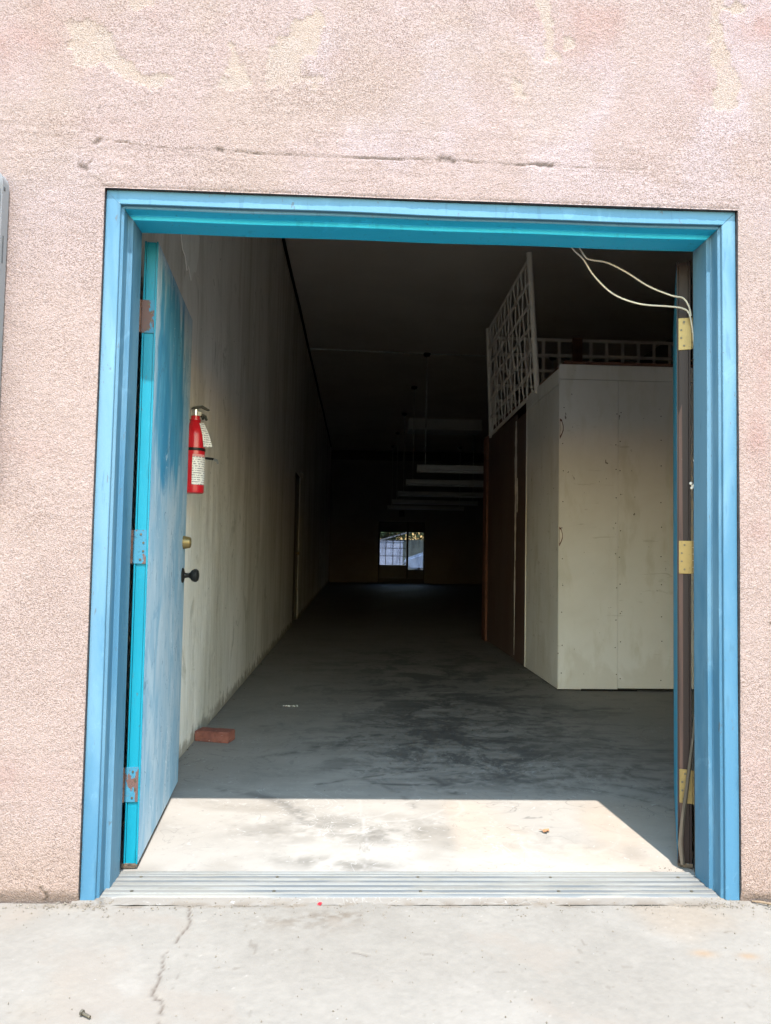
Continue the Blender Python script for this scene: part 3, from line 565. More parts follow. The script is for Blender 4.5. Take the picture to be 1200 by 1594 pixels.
for y0 in (0.032, 0.058, 0.066, 0.092, 0.100, 0.124, 0.132, 0.156, 0.170, 0.180):
    z = 0.0067+0.001*(y0-0.03)/0.16
    MB().prism([(TX0+0.002, y0-0.0028, z-0.001), (TX0+0.002, y0-0.0016, z+0.0021), (TX0+0.002, y0+0.0016, z+0.0021), (TX0+0.002, y0+0.0028, z-0.001)], (TX1-TX0-0.004, 0, 0)).build('rib', m_alu, th)

for sx_ in (-0.86, -0.43, 0.02, 0.45, 0.87):
    for sy_ in (0.045, 0.145): MB().lathe((sx_, sy_, 0.0060), [(0.0055, 0), (0.0055, 0.0022), (0.003, 0.0030)], 12).build('screw', m_screw, th)
# loose weatherstrip leaning by the right hinge gap
m_strip = M('old_weatherstrip', (0.055, 0.044, 0.034), 0.8, layers=(((40, 40, 6), 0.45, 0.66, (0.10, 0.085, 0.068), 0.8),), bumps=((60, 0.4, 0.003),))
sp = [onY(1083, 1098, 0.200), onY(1080, 1140, 0.203), onY(1075, 1180, 0.208), onY(1069, 1230, 0.215), onY(1062, 1280, 0.222), onY(1059, 1315, 0.225), onY(1063, 1346, 0.222)]
tk = MB(); v = []; f = []
for i, p in enumerate(sp):
    hw = (0.0025, 0.004, 0.005, 0.006, 0.007, 0.008, 0.007)[i]
    v += [(p[0]-hw, p[1], p[2]), (p[0], p[1]-0.004, p[2]), (p[0]+hw, p[1]-0.001, p[2]), (p[0]+hw, p[1]+0.003, p[2]), (p[0]-hw, p[1]+0.003, p[2])]
for i in range(len(sp)-1):
    for kk in range(5): f.append((i*5+kk, i*5+(kk+1) % 5, (i+1)*5+(kk+1) % 5, (i+1)*5+kk))
f += [(4, 3, 2, 1, 0), tuple(len(v)-5+kk for kk in range(5))]
tag(tk.add(v, f).build('weatherstrip', m_strip), 'loose brown weatherstrip hanging over the lowest brass hinge on the right', 'weatherstrip')

# two white cables from the lintel to the top brass hinge
m_cable = M('white_cable', (0.36, 0.33, 0.28), 0.5, layers=((30, 0.5, 0.7, (0.50, 0.46, 0.38), 0.5),))
def smooth_path(pts, n=6):
    P = [np.array(p, float) for p in pts]; P = [2*P[0]-P[1]]+P+[2*P[-1]-P[-2]]; o = []
    for i in range(1, len(P)-2):
        for t in np.linspace(0, 1, n, endpoint=False):
            o.append(0.5*((2*P[i])+(-P[i-1]+P[i+1])*t+(2*P[i-1]-5*P[i]+4*P[i+1]-P[i+2])*t*t+(-P[i-1]+3*P[i]-3*P[i+1]+P[i+2])*t**3))
    return o+[P[-2]]
def cable(px, label):
    tag(MB().tube(smooth_path([onY(x, y, d) for x, y, d in px]), 0.0030, 8).build('cable', m_cable, smooth=True), label, 'cable', 'cables at the doorway')
cable(((872, 362, 0.215), (892, 388, 0.22), (908, 404, 0.235), (925, 430, 0.24), (955, 458, 0.24), (995, 473, 0.23), (1040, 477, 0.22), (1062, 480, 0.21), (1073, 489, 0.20), (1079, 520, 0.198), (1082, 558, 0.197)), 'white cable sagging lower between lintel and top brass hinge')
cable(((888, 362, 0.215), (902, 386, 0.225), (912, 401, 0.23), (922, 405, 0.235), (945, 409, 0.24), (975, 424, 0.24), (1010, 446, 0.23), (1045, 460, 0.22), (1063, 464, 0.21), (1072, 476, 0.20), (1076, 492, 0.199)), 'white cable running higher and tauter between lintel and top brass hinge')

# ================================================================== LEFT WALL THINGS
m_red = M('red_enamel', (0.50, 0.012, 0.022), 0.28, spec=0.45, layers=((6, 0.5, 0.7, (0.40, 0.010, 0.018), 0.5),), bumps=((120, 0.05, 0.001),))
m_chrome = M('brushed_chrome', (0.55, 0.54, 0.52), 0.3, 0.9, layers=((40, 0.5, 0.7, (0.35, 0.34, 0.33), 0.5),))
n = N('printed_label'); xo = n.xyz()
ln = n.math('GREATER_THAN', n.math('SINE', n.math('MULTIPLY', xo[2], 2*math.pi/0.011)), 0.1)
brk = n.ramp(n.noise((120, 120, 90), 2, 0.5), 0.42, 0.5); m_print = n.out(n.mix(n.math('MULTIPLY', n.math('MULTIPLY', ln, brk), 0.75), (0.74, 0.72, 0.71), (0.10, 0.09, 0.13)), 0.5)
ex = thing('fire_extinguisher', 'red fire extinguisher with paper tag hung on the left wall', 'fire extinguisher', (XL+0.06, 1.355, 1.28))
EX, EY = XL+0.060, 1.39
eb = 1.318; ER = 0.051
MB().lathe((EX, EY, eb), [(ER*0.86, 0), (ER*0.97, 0.004), (ER, 0.012), (ER, 0.285), (ER*0.96, 0.305), (ER*0.82, 0.326), (ER*0.58, 0.343), (0.026, 0.350), (0.024, 0.358)], 32).build('cylinder', m_red, ex, smooth=True)
MB().lathe((EX, EY, eb+0.358), [(0.028, 0), (0.028, 0.004), (0.022, 0.006), (0.022, 0.022), (0.019, 0.024)], 20).build('collar', m_red, ex, smooth=True)
vb = MB().lathe((EX, EY, eb+0.382), [(0.017, 0), (0.017, 0.030), (0.012, 0.034)], 16).build('valve', m_chrome, ex, smooth=True)
EU = Vector((0.88, 0.47, 0)); EV = Vector((-0.47, 0.88, 0))
ET = lambda u, v, z: tuple(Vector((EX, EY, eb+z))+EU*u+EV*v)
MB().prism([ET(-0.022, -0.011, 0.412), ET(-0.018, -0.011, 0.424), ET(0.030, -0.011, 0.436), ET(0.068, -0.011, 0.418), ET(0.067, -0.011, 0.412), ET(0.030, -0.011, 0.424)], EV*0.022).build('lever', m_blackmetal, ex, 0.001)
MB().prism([ET(0.005, -0.009, 0.392), ET(0.022, -0.009, 0.398), ET(0.052, -0.009, 0.388), ET(0.060, -0.009, 0.366), ET(0.054, -0.009, 0.362), ET(0.046, -0.009, 0.380), ET(0.022, -0.009, 0.388), ET(0.005, -0.009, 0.382)], EV*0.018).build('carry_handle', m_blackmetal, ex, 0.001)
along(ET(0.012, -0.008, 0.392), Vector((0.6, -0.8, 0)), [(0.013, 0), (0.013, 0.010), (0.011, 0.012)], 'gauge', m_chrome, ex)
MB().tube([ET(0.010, 0, 0.395), ET(0.034, 0, 0.384), ET(0.038, 0, 0.366)], [0.008, 0.008, 0.007], 10).build('nozzle', m_blackmetal, ex, smooth=True)
MB().lathe((EX, EY, eb+0.206), [(ER+0.0012, 0), (ER+0.002, 0.002), (ER+0.002, 0.012), (ER+0.0012, 0.014)], 32).build('strap', m_blackmetal, ex, smooth=True)
def curved(name, a0, a1, z0, z1, rr, mat, flare=0.0):
    v = []; f = []; k = 14
    for i in range(k+1):
        a = math.radians(a0+(a1-a0)*i/k)
        for z in (z0, z1): v.append((EX+rr*math.cos(a), EY+rr*math.sin(a), z))
    for i in range(k): f.append((2*i, 2*i+2, 2*i+3, 2*i+1))
    return MB().add(v, f).build(name, mat, ex, smooth=True)
curved('label_sticker', -88, 0, eb+0.040, eb+0.176, ER+0.0012, m_print); curved('label_heading', -88, 0, eb+0.1765, eb+0.188, ER+0.0012, M('label_red', (0.62, 0.25, 0.25), 0.5, layers=((60, 0.5, 0.6, (0.75, 0.7, 0.7), 0.6),)))
m_tag = m_print
tgp = [(EX+0.026, EY-0.030, eb+0.342), (EX+0.044, EY-0.006, eb+0.346), (EX+0.088, EY-0.006, eb+0.228), (EX+0.050, EY-0.034, eb+0.224)]
tv = []; tf = []
for i in range(7):
    t = i/6; bow = 0.004*math.sin(math.pi*t)
    a = Vector(tgp[0]).lerp(Vector(tgp[3]), t); b = Vector(tgp[1]).lerp(Vector(tgp[2]), t); tv += [a+Vector((bow, 0, bow*0.3)), b+Vector((bow, 0, bow*0.3))]
for i in range(6): tf.append((2*i, 2*i+1, 2*i+3, 2*i+2))
MB().add(tv, tf).build('inspection_tag', m_tag, ex, smooth=True)
MB().box((XL+0.001, EY-0.03, eb+0.02), (XL+0.018, EY+0.03, eb+0.32)).build('bracket', m_blackmetal, ex, 0.002)
MB().tube([(EX+ER-0.004, EY+0.012, eb+0.176), (EX+ER+0.018, EY+0.016, eb+0.174), (EX+ER+0.040, EY+0.020, eb+0.172)], 0.006, 8).build('strap_latch', m_blackmetal, ex, smooth=True)
MB().tube([(EX+ER+0.040, EY+0.020, eb+0.172), (EX+ER+0.056, EY+0.022, eb+0.164), (EX+ER+0.062, EY+0.024, eb+0.150)], [0.006, 0.008, 0.003], 8).build('latch_tip', m_chrome, ex, smooth=True)

m_brick = M('red_brick', (0.20, 0.075, 0.055), 0.85, layers=((25, 0.45, 0.66, (0.13, 0.05, 0.04), 0.8), (45, 0.62, 0.7, (0.36, 0.27, 0.23), 0.6)), bumps=((60, 0.6, 0.005), (200, 0.3, 0.002)))
p0 = onZ(301, 1154); p1 = onZ(354, 1158); dv = Vector((p1[0]-p0[0], p1[1]-p0[1], 0)); dv.normalize(); nv = Vector((-dv.y, dv.x, 0))
bb = MB(); bb.box((0, 0, 0.001), (0.197, 0.094, 0.058), lambda u, v, z: (p0[0]+dv.x*u+nv.x*v+0.005, p0[1]+dv.y*u+nv.y*v, z))
bo = bb.build('brick', m_brick, None, 0.004, 2)
bm_ = bmesh.new(); bm_.from_mesh(bo.data); bmesh.ops.subdivide_edges(bm_, edges=bm_.edges[:], cuts=4, use_grid_fill=True); r_b = random.Random(3)
for v_ in bm_.verts:
    if v_.co.z > 0.004: v_.co += Vector((r_b.gauss(0, 0.0009), r_b.gauss(0, 0.0009), r_b.gauss(0, 0.0008)))
bm_.to_mesh(bo.data); bm_.free(); tag(bo, 'single red brick lying on the floor beside the left wall', 'brick')

m_plast = M('pale_plastic', (0.150, 0.150, 0.160), 0.4, layers=((3, 0.4, 0.7, (0.138, 0.138, 0.148), 0.6),), bumps=((300, 0.05, 0.001),))
m_slot = M('slot_dark', (0.05, 0.05, 0.053), 0.6, layers=((40, 0.5, 0.7, (0.03, 0.03, 0.03), 0.5),))
pc = thing('wall_case', 'pale grey plastic case with rounded corners at the left edge of picture', 'wall case', (-1.5, -0.02, 1.2))
cx0, cx1, cz0, cz1, R = -1.74, -1.287, 1.18, 2.19, 0.045
ol = []
for (ccx, ccz, a0) in ((cx1-R, cz1-R, 0), (cx0+R, cz1-R, 90), (cx0+R, cz0+R, 180), (cx1-R, cz0+R, 270)):
    for i in range(7): a = math.radians(a0+15*i); ol.append((ccx+R*math.cos(a), ccz+R*math.sin(a)))
MB().prism([(x, -0.013, z) for x, z in ol], (0, -0.062, 0)).build('shell', m_plast, pc, 0.010, 3, True)
MB().prism([(x*0.985-0.0225, -0.0745, 1.685+(z-1.685)*0.985) for x, z in ol], (0, -0.004, 0)).build('cover', m_plast, pc, 0.002, 2, True)
box('slot', (-1.296, -0.052, 1.90), (-1.2855, -0.046, 1.985), m_slot, pc, 0.001)
box('notch', (-1.300, -0.058, 2.122), (-1.2858, -0.048, 2.134), m_slot, pc, 0.001)

# side door, hook and socket far down the left wall
m_sidedoor = M('side_door_paint', (0.20, 0.17, 0.135), 0.7, layers=(((4, 4, 1), 0.4, 0.7, (0.15, 0.125, 0.10), 0.6),), bumps=((30, 0.2, 0.004),))
sd = thing('side_door', 'dull brown flush door recessed in the left wall', 'door', (XL, 8.8, 0))
box('leaf', (XL-0.085, DY0+0.03, 0.01), (XL-0.045, DY1-0.03, DZ-0.03), m_sidedoor, sd, 0.003)
MB().box((XL-0.088, DY0+0.001, 0), (XL-0.01, DY0+0.028, DZ-0.002)).box((XL-0.088, DY1-0.028, 0), (XL-0.01, DY1-0.001, DZ-0.002)).box((XL-0.088, DY0+0.028, DZ-0.028), (XL-0.01, DY1-0.028, DZ-0.002)).build('casing', m_dark, sd)
along((XL-0.045, DY1-0.1, 1.0), Vector((1, 0, 0)), [(0.025, 0), (0.024, 0.006), (0.01, 0.01), (0.01, 0.03), (0.025, 0.04), (0.026, 0.055), (0.012, 0.062)], 'knob', m_brass, sd)
hk = MB().tube([(XL+0.001, 9.0, 2.20), (XL+0.05, 9.0, 2.21), (XL+0.075, 9.02, 2.18), (XL+0.06, 9.05, 2.14)], [0.012, 0.012, 0.010, 0.008], 8).build('wall_hook', m_chrome, None, smooth=True); tag(hk, 'bent metal hook sticking out above the recessed side door', 'hook')
sk = thing('wall_socket', 'small white electrical socket low on the far left wall', 'socket', (XL, 16.3, 0.9))
box('cover_plate', (XL+0.001, 16.26, 0.84), (XL+0.008, 16.34, 0.96), m_plast, sk, 0.002)
for zz in (0.875, 0.925): box('receptacle', (XL+0.0081, 16.283, zz-0.014), (XL+0.011, 16.317, zz+0.014), m_cable, sk, 0.002)

# ================================================================== CEILING THINGS
m_black = M('black_pipe', (0.012, 0.011, 0.010), 0.7, layers=((10, 0.5, 0.7, (0.03, 0.027, 0.024), 0.5),))
cp = MB().tube([(XL+0.022, WT+0.02, CEIL-0.03)]+[(XL+0.022+0.004*math.sin(y*1.7), y, CEIL-0.03-0.006*math.sin(y*2.3)) for y in np.arange(1, YB-0.2, 1.0)], 0.017, 8).build('corner_pipe', m_black, None, smooth=True); tag(cp, 'thin black pipe along the corner of left wall and ceiling', 'pipe')
m_steel = M('galvanised', (0.62, 0.61, 0.58), 0.5, 0.6, layers=((12, 0.45, 0.7, (0.25, 0.24, 0.23), 0.6),))
cn = thing('ceiling_conduit', 'slim metal conduit crossing the ceiling from wall to wall', 'conduit', (0, 10.32, CEIL))
MB().tube([(XL+0.02, 10.2, CEIL-0.02), (XL+0.1, 10.21, CEIL-0.013), (0.95, 10.33, CEIL-0.012), (2.0, 10.36, CEIL-0.012), (XR-0.05, 10.4, CEIL-0.012)], 0.011, 8).build('tube', m_steel, cn, smooth=True)
for x in (-0.2, 0.55, 1.5, 2.4, 3.4): box('clip', (x-0.012, 10.27+0.06*(x+1)/2-0.03, CEIL-0.026), (x+0.012, 10.27+0.06*(x+1)/2+0.03, CEIL-0.002), m_steel, cn, 0.002)
m_white = M('enamel_white', (0.62, 0.61, 0.58), 0.4, layers=((4, 0.4, 0.7, (0.52, 0.51, 0.48), 0.6),))
m_tubeglass = M('lamp_tube', (0.70, 0.70, 0.69), 0.25, layers=((8, 0.5, 0.7, (0.6, 0.6, 0.6), 0.4),))
FZ = 2.43
def fixture(name, loc, label):
    t = thing(name, label, 'strip light', loc, 'strip lights hung in a row under the ceiling'); x0 = loc[0]; y = loc[1]; L = 2.44
    MB().prism([(x0, y-0.065, FZ+0.0), (x0, y-0.062, FZ+0.075), (x0, y-0.045, FZ+0.088), (x0, y+0.045, FZ+0.088), (x0, y+0.062, FZ+0.075), (x0, y+0.065, FZ+0.0)], (L, 0, 0)).build('housing', m_white, t)
    for dy in (-0.035, 0.035): MB().tube([(x0+0.04, y+dy, FZ-0.024), (x0+L-0.04, y+dy, FZ-0.024)], 0.018, 10).build('tube', m_tubeglass, t, smooth=True)
    for xe in (x0, x0+L-0.03): box('lamp_holder', (xe, y-0.06, FZ-0.045), (xe+0.03, y+0.06, FZ-0.001), m_white, t, 0.003)
    for xr in (x0+0.14, x0+L-0.14):
        r = MB().tube([(xr, y, FZ+0.085), (xr, y, CEIL-0.01)], 0.008, 8).build('rod', m_steel, t, smooth=True)
        MB().lathe((xr, y, CEIL-0.055), [(0.012, 0), (0.05, 0.01), (0.062, 0.035), (0.062, 0.053)], 16).build('canopy', m_black, r, smooth=True)
    return t
def copy_tree(o, parent=None):
    c = o.copy(); link(c); c.parent = parent
    for ch in list(o.children): copy_tree(ch, c)
    return c
f0 = fixture('strip_light', (0.81, 10.33, CEIL), 'nearest and lowest looking of the white strip lights hung from rods')
for y, lb in ((12.95, 'second nearest white strip light in the row hung from rods'), (15.95, 'third nearest white strip light in the row hung from rods'), (18.95, 'fourth nearest, dimmer strip light in the row hung from rods'), (21.7, 'farthest and dimmest strip light, just above the rear door')):
    c2 = copy_tree(f0); c2.location = (0.80, y, CEIL); c2['label'] = lb
du = thing('ceiling_duct', 'pale sheet metal duct hanging under the ceiling beyond the lights', 'duct', (2.0, 17.0, CEIL))
m_duct = M('duct_metal', (0.86, 0.84, 0.80), 0.6, 0.0, layers=((3, 0.4, 0.7, (0.78, 0.76, 0.71), 0.6),), bumps=((8, 0.2, 0.01),))
box('trunk', (1.10, 16.6, CEIL-0.27), (2.95, 17.5, CEIL-0.002), m_duct, du, 0.01)
for x in (1.10, 2.0, 2.93): box('flange', (x-0.012, 16.585, CEIL-0.285), (x+0.012, 16.598, CEIL-0.002), m_duct, du, 0.002)

# ================================================================== BOOTH
n = N('off_white_board'); xo = n.xyz()
c = n.mix(n.ramp(n.noise(0.9, 5, 0.6, 0.4), 0.40, 0.66), (0.76, 0.735, 0.71), (0.67, 0.64, 0.60))
c = n.mix(n.math('MULTIPLY', n.ramp(n.noise((7, 7, 2.2), 5, 0.6, 0.3, (2, 4, 1)), 0.52, 0.70), 0.6), c, (0.60, 0.565, 0.49))
c = n.mix(n.math('MULTIPLY', n.ramp(n.noise((3, 3, 16), 4, 0.6, 0.6, (5, 4, 1)), 0.64, 0.72), 0.5), c, (0.44, 0.40, 0.34))
lowm = n.math('SUBTRACT', 1.0, n.ramp(n.math('ADD', xo[2], n.math('MULTIPLY', n.math('SUBTRACT', n.noise((3, 3, 1.5), 5, 0.6, 0.5, (1, 1, 4)), 0.5), 1.3)), 0.10, 0.30))
c = n.mix(n.math('MULTIPLY', lowm, 0.32), c, (0.50, 0.445, 0.36))
c = n.mix(n.math('MULTIPLY', n.ramp(n.noise((14, 14, 11), 3, 0.5, 0.6, (9, 2, 3)), 0.735, 0.75), 0.85), c, (0.14, 0.115, 0.09))
c = n.mix(n.math('MULTIPLY', n.ramp(n.noise((40, 40, 30), 2, 0.5, 0.4, (4, 2, 8)), 0.745, 0.76), 0.8), c, (0.16, 0.13, 0.10))
n.bump(n.noise(18, 4, 0.6), 0.2, 0.004); n.bump(n.noise(120, 3, 0.6), 0.2, 0.001)
m_board = n.out(c, 0.7, 0, 0.3)
m_brownb = M('dark_brown_board', (0.125, 0.082, 0.070), 0.55, layers=(((3, 3, 0.8), 0.42, 0.66, (0.10, 0.055, 0.045), 0.7), ((28, 28, 7), 0.66, 0.70, (0.30, 0.25, 0.22), 0.6)), bumps=(((20, 20, 4), 0.25, 0.003),))
m_redbrown = M('red_brown_post', (0.15, 0.065, 0.042), 0.7, layers=((14, 0.45, 0.66, (0.09, 0.04, 0.03), 0.8), (45, 0.64, 0.7, (0.26, 0.19, 0.16), 0.5)), bumps=((30, 0.3, 0.004),))
m_bare = M('bare_paper', (0.80, 0.74, 0.68), 0.85, layers=((20, 0.45, 0.66, (0.66, 0.60, 0.54), 0.7),))
BX, BY, BH = 1.385, 3.524, 2.554; BE = 4.66; BR = 3.4
bo = thing('booth', 'off white and brown boarded booth built against the right side', 'booth', (2.3, 5.0, 0))
sx = float(onY(962, 800, BY)[0])
box('front_panel', (BX+0.006, BY, 0.012), (sx-0.0012, BY+0.02, 2.434), m_board, bo, 0.0012)
box('front_panel', (sx+0.0012, BY+0.0006, 0.022), (2.62, BY+0.02, 2.434), m_board, bo, 0.0012)
box('front_panel', (2.6225, BY, 0.012), (BR, BY+0.02, 2.434), m_board, bo, 0.0012)
box('fascia', (BX-0.004, BY-0.008, 2.437), (BR, BY+0.02, BH), m_board, bo, 0.002)
box('side_fascia', (BX-0.006, BY+0.022, 2.400), (BX+0.016, BE+0.01, BH-0.03), m_board, bo, 0.002)
box('side_panel', (BX, BY+0.024, 0.010), (BX+0.02, BE-0.012, 2.398), m_board, bo, 0.0012)
box('corner_bead', (BX-0.003, BY-0.003, 0.010), (BX+0.004, BY+0.020, 2.436), m_board, bo, 0.001)
box('edge_bead', (BX-0.006, BE-0.010, 0.010), (BX+0.014, BE+0.010, 2.398), m_board, bo, 0.002)
box('roof_board', (BX+0.03, BY-0.03, BH+0.002), (BR, BE+2.2, BH+0.020), m_redbrown, bo, 0.003)
ys_ = float(np.array([CAM[1]+(BX-CAM[0])/ray(801, 850)[0]*ray(801, 850)[1]])[0])
box('brown_panel', (BX+0.004, BE+0.012, 0.006), (BX+0.022, ys_-0.006, 2.39), m_brownb, bo, 0.001)
box('brown_panel', (BX+0.006, ys_+0.006, 0.012), (BX+0.022, 6.72, 2.445), m_brownb, bo, 0.001)
def torn(ya, yb, za, zb, seed):
    r = random.Random(seed); L = []; Rr = []; n_ = 14
    for i in range(n_+1):
        z = za+(zb-za)*i/n_; t = math.sin(math.pi*min(max(i/n_, 0.04), 0.96))**0.35
        mid = (ya+yb)/2; hw = (yb-ya)/2*t*r.uniform(0.55, 1.05); L.append((BX+0.0032, mid-hw, z)); Rr.append((BX+0.0032, mid+hw, z))
    MB().prism(L+Rr[::-1], (-0.0015, 0, 0)).build('torn_strip', m_bare, bo)
torn(ys_-0.07, ys_+0.05, 1.62, 2.38, 1); torn(ys_-0.12, ys_-0.05, 1.46, 1.80, 2); torn(ys_-0.05, ys_+0.03, 0.98, 1.62, 3); torn(ys_-0.035, ys_+0.035, 0.45, 1.0, 4); torn(ys_-0.012, ys_+0.012, 0.05, 0.5, 5)
box('end_post', (BX-0.02, 6.725, 0.0), (BX+0.05, 6.95, 2.47), m_redbrown, bo, 0.004)
def chip(px, py, sc, seed):
    r = random.Random(seed); c0 = onY(px, py, BY-0.004); o_ = []
    base = ((0, 0.10), (0.018, 0.09), (0.035, 0.03), (0.036, -0.01), (0.022, -0.05), (0.006, -0.085), (0.0, -0.09))
    outl = [(BX+0.003+x*sc, BY-0.0015, c0[2]+z*sc) for x, z in base]
    hb = MB().prism(outl, (0, -0.0015, 0)).build('chipped_corner', m_redbrown, bo)
    MB().prism([(BX+0.006+x*sc*0.72, BY-0.0032, c0[2]+z*sc*0.72+0.004) for x, z in base], (0, -0.001, 0)).build('bare_core', m_bare, hb)
chip(877, 668, 0.85, 1); chip(875, 836, 0.80, 2)
ga, gb = onZ(902, 1074)[0], onZ(987, 1074)[0]
box('bottom_gap_shade', (ga, BY-0.0015, 0.001), (gb, BY-0.0002, 0.016), m_black, bo)  # black strip drawing the shade under the front panels

rn = random.Random(21)
for x_n in (BX+0.03, sx-0.015, sx+0.016, 2.2):
    for z_n in np.arange(0.12, 2.42, 0.23):
        MB().lathe((x_n+rn.uniform(-0.006, 0.006), BY-0.0012, float(z_n)+rn.uniform(-0.04, 0.04)), [(0.0045, 0.0), (0.0045, 0.0015), (0.002, 0.0025)], 8, 'y').build('nail_head', m_screw, bo)
# lattices above the booth
m_lat = M('lattice_paint', (0.80, 0.74, 0.68), 0.75, layers=(((10, 10, 3), 0.45, 0.68, (0.70, 0.64, 0.58), 0.6),), bumps=((60, 0.2, 0.002),))
la = thing('lattice_panel', 'woven grey lattice leaning upright along the booth side', 'lattice', (BX, 5.4, 2.47))
nb_, nt_ = onY(836, 608, 4.27), onY(824, 400, 4.27); fb_, ft_ = onY(764, 678, 6.57), onY(759.5, 515, 6.57)
LP = lambda u, v: Vector(nb_).lerp(Vector(fb_), u).lerp(Vector(nt_).lerp(Vector(ft_), u), v)
MB().tube([LP(0, -0.02), LP(0, 0.5), LP(0, 1.03)], 0.026, 10).build('end_rail', m_lat, la, smooth=True)
MB().tube([LP(1, -0.02), LP(1, 0.5), LP(1, 1.02)], 0.022, 8).build('end_rail', m_lat, la, smooth=True)
def flat(name, pts, wv, tv, mat, parent):
    v = []; f = []; wv = Vector(wv); tv = Vector(tv)
    for p in pts: v += [p-wv-tv, p+wv-tv, p+wv+tv, p-wv+tv]
    for i in range(len(pts)-1):
        for k_ in range(4): f.append((4*i+k_, 4*i+(k_+1) % 4, 4*i+4+(k_+1) % 4, 4*i+4+k_))
    f += [(3, 2, 1, 0), tuple(len(v)-4+k_ for k_ in range(4))]
    return MB().add(v, f).build(name, mat, parent)
NV, NH = 13, 7
for i in range(NH):
    v_ = 0.0+i/(NH-1)*0.985+0.008
    flat('slat', [LP(u, v_)+Vector((0.011*math.sin(math.pi*u*NV+i*math.pi)*0.6, 0, 0)) for u in np.linspace(0, 1, 14)], (0, 0, 0.021), (0.004, 0, 0), m_lat, la)
rr = random.Random(5)
for i in range(1, NV):
    a, b = i/NV+rr.uniform(-0.007, 0.007), i/NV+rr.uniform(-0.007, 0.007); ph = i % 2
    pts = []
    for t in np.linspace(0, 1, 19):
        u = a+(b-a)*t + 0.004*math.sin(2*math.pi*t*1.0+i*1.9); off = (0.006 if ph else -0.006)*math.cos(math.pi*t*(NH-1))
        pts.append(LP(min(max(u, 0.01), 0.99), t)+Vector((off-0.002, 0, 0)))
    flat('slat', pts, (0, 0.013, 0), (0.004, 0, 0), m_lat, la)
lb = thing('lattice_panel', 'straight square lattice standing across the back of the booth', 'lattice', (2.7, 7.05, 2.57))
LY = 7.05; lt_ = float(onY(900, 530.5, LY)[2])
for i in range(7): box('slat', (1.50, LY-0.006, lt_-0.200*i-0.019), (4.2, LY+0.006, lt_-0.200*i+0.019), m_lat, lb, 0.001)
x_ = 1.52
while x_ < 4.2:
    box('slat', (x_-0.019, LY+0.0065, lt_-1.23), (x_+0.019, LY+0.0185, lt_+0.02), m_lat, lb, 0.001); x_ += 0.2035
px_ = float(onY(898, 545, LY)[0]); box('post', (px_-0.062, LY-0.03, lt_-1.2), (px_+0.062, LY-0.0065, lt_+0.03), m_redbrown, lb, 0.003)
box('foot_rail', (1.42, LY-0.02, lt_-1.30), (4.2, LY+0.03, lt_-1.245), m_redbrown, lb, 0.003)
box('rear_booth_wall', (BX+0.05, LY-0.06, 0), (BR, LY+0.0, 2.50), m_brownb, bo)

# ================================================================== REAR DOOR
m_frame = M('dark_bronze', (0.03, 0.027, 0.025), 0.45, 0.4, layers=((10, 0.5, 0.7, (0.05, 0.045, 0.04), 0.5),))
n = N('tinted_glass'); tr = n.new('ShaderNodeBsdfTransparent'); gl = n.new('ShaderNodeBsdfGlossy'); gl.inputs['Roughness'].default_value = 0.02
c = n.mix(n.ramp(n.noise((6, 6, 2), 4, 0.6), 0.4, 0.7), (0.36, 0.38, 0.43), (0.27, 0.29, 0.34)); n.l(c, tr.inputs[0])
fz = n.new('ShaderNodeFresnel'); fz.inputs[0].default_value = 1.5; ms = n.new('ShaderNodeMixShader'); n.l(fz.outputs[0], ms.inputs[0]); n.l(tr.outputs[0], ms.inputs[1]); n.l(gl.outputs[0], ms.inputs[2])
n.l(ms.outputs[0], n.t.nodes['Material Output'].inputs['Surface']); m_glass = n.m
rd = thing('glass_door', 'bright two pane glass door at the far end of the room', 'door', (1.35, YB+0.1, 0))
RM = 1.55
MB().box((RX0+0.002, YB+0.05, 0.0), (RX0+0.06, YB+0.12, RZ1-0.002)).box((RX1-0.045, YB+0.05, 0.0), (RX1-0.002, YB+0.12, RZ1-0.002)).box((RX0+0.06, YB+0.05, RZ1-0.05), (RX1-0.045, YB+0.12, RZ1-0.002)).box((RX0+0.06, YB+0.05, 0.0), (RX1-0.045, YB+0.12, 0.16)).build('frame', m_frame, rd)
box('mullion', (RM-0.035, YB+0.045, 0.16), (RM+0.035, YB+0.125, RZ1-0.05), m_frame, rd, 0.003)
m_kick = M('kick_panel', (0.05, 0.05, 0.06), 0.3, 0.0, layers=((6, 0.4, 0.7, (0.07, 0.07, 0.085), 0.5),))
m_valance = M('valance', (0.10, 0.085, 0.078), 0.8, layers=((6, 0.4, 0.7, (0.07, 0.06, 0.055), 0.6),))
for a, b in ((RX0+0.06, RM-0.035), (RM+0.035, RX1-0.045)):
    box('kick_panel', (a+0.001, YB+0.07, 0.161), (b-0.001, YB+0.10, 0.60 if a < 1 else 0.45), m_kick, rd, 0.002)
    box('valance', (a+0.001, YB+0.07, 1.70), (b-0.001, YB+0.10, RZ1-0.051), m_valance, rd, 0.002)
    box('pane', (a+0.001, YB+0.082, 0.601 if a < 1 else 0.451), (b-0.001, YB+0.088, 1.699), m_glass, rd)
gq = thing('security_grille', 'dark square security grille over the left pane of the rear glass door', 'grille', (1.07, YB+0.16, 0.6))
for x in np.linspace(RX0+0.26, RM-0.24, 3): MB().tube([(x, YB+0.15, 0.55), (x, YB+0.15, 1.75)], 0.011, 8).build('bar', m_frame, gq, smooth=True)
for z in (0.90, 1.16, 1.42): MB().tube([(RX0+0.01, YB+0.165, z), (RM-0.01, YB+0.165, z)], 0.011, 8).build('bar', m_frame, gq, smooth=True)
es = thing('alarm_box', 'small dark box on the wall above the rear glass door', 'alarm box', (1.33, YB, 2.3))
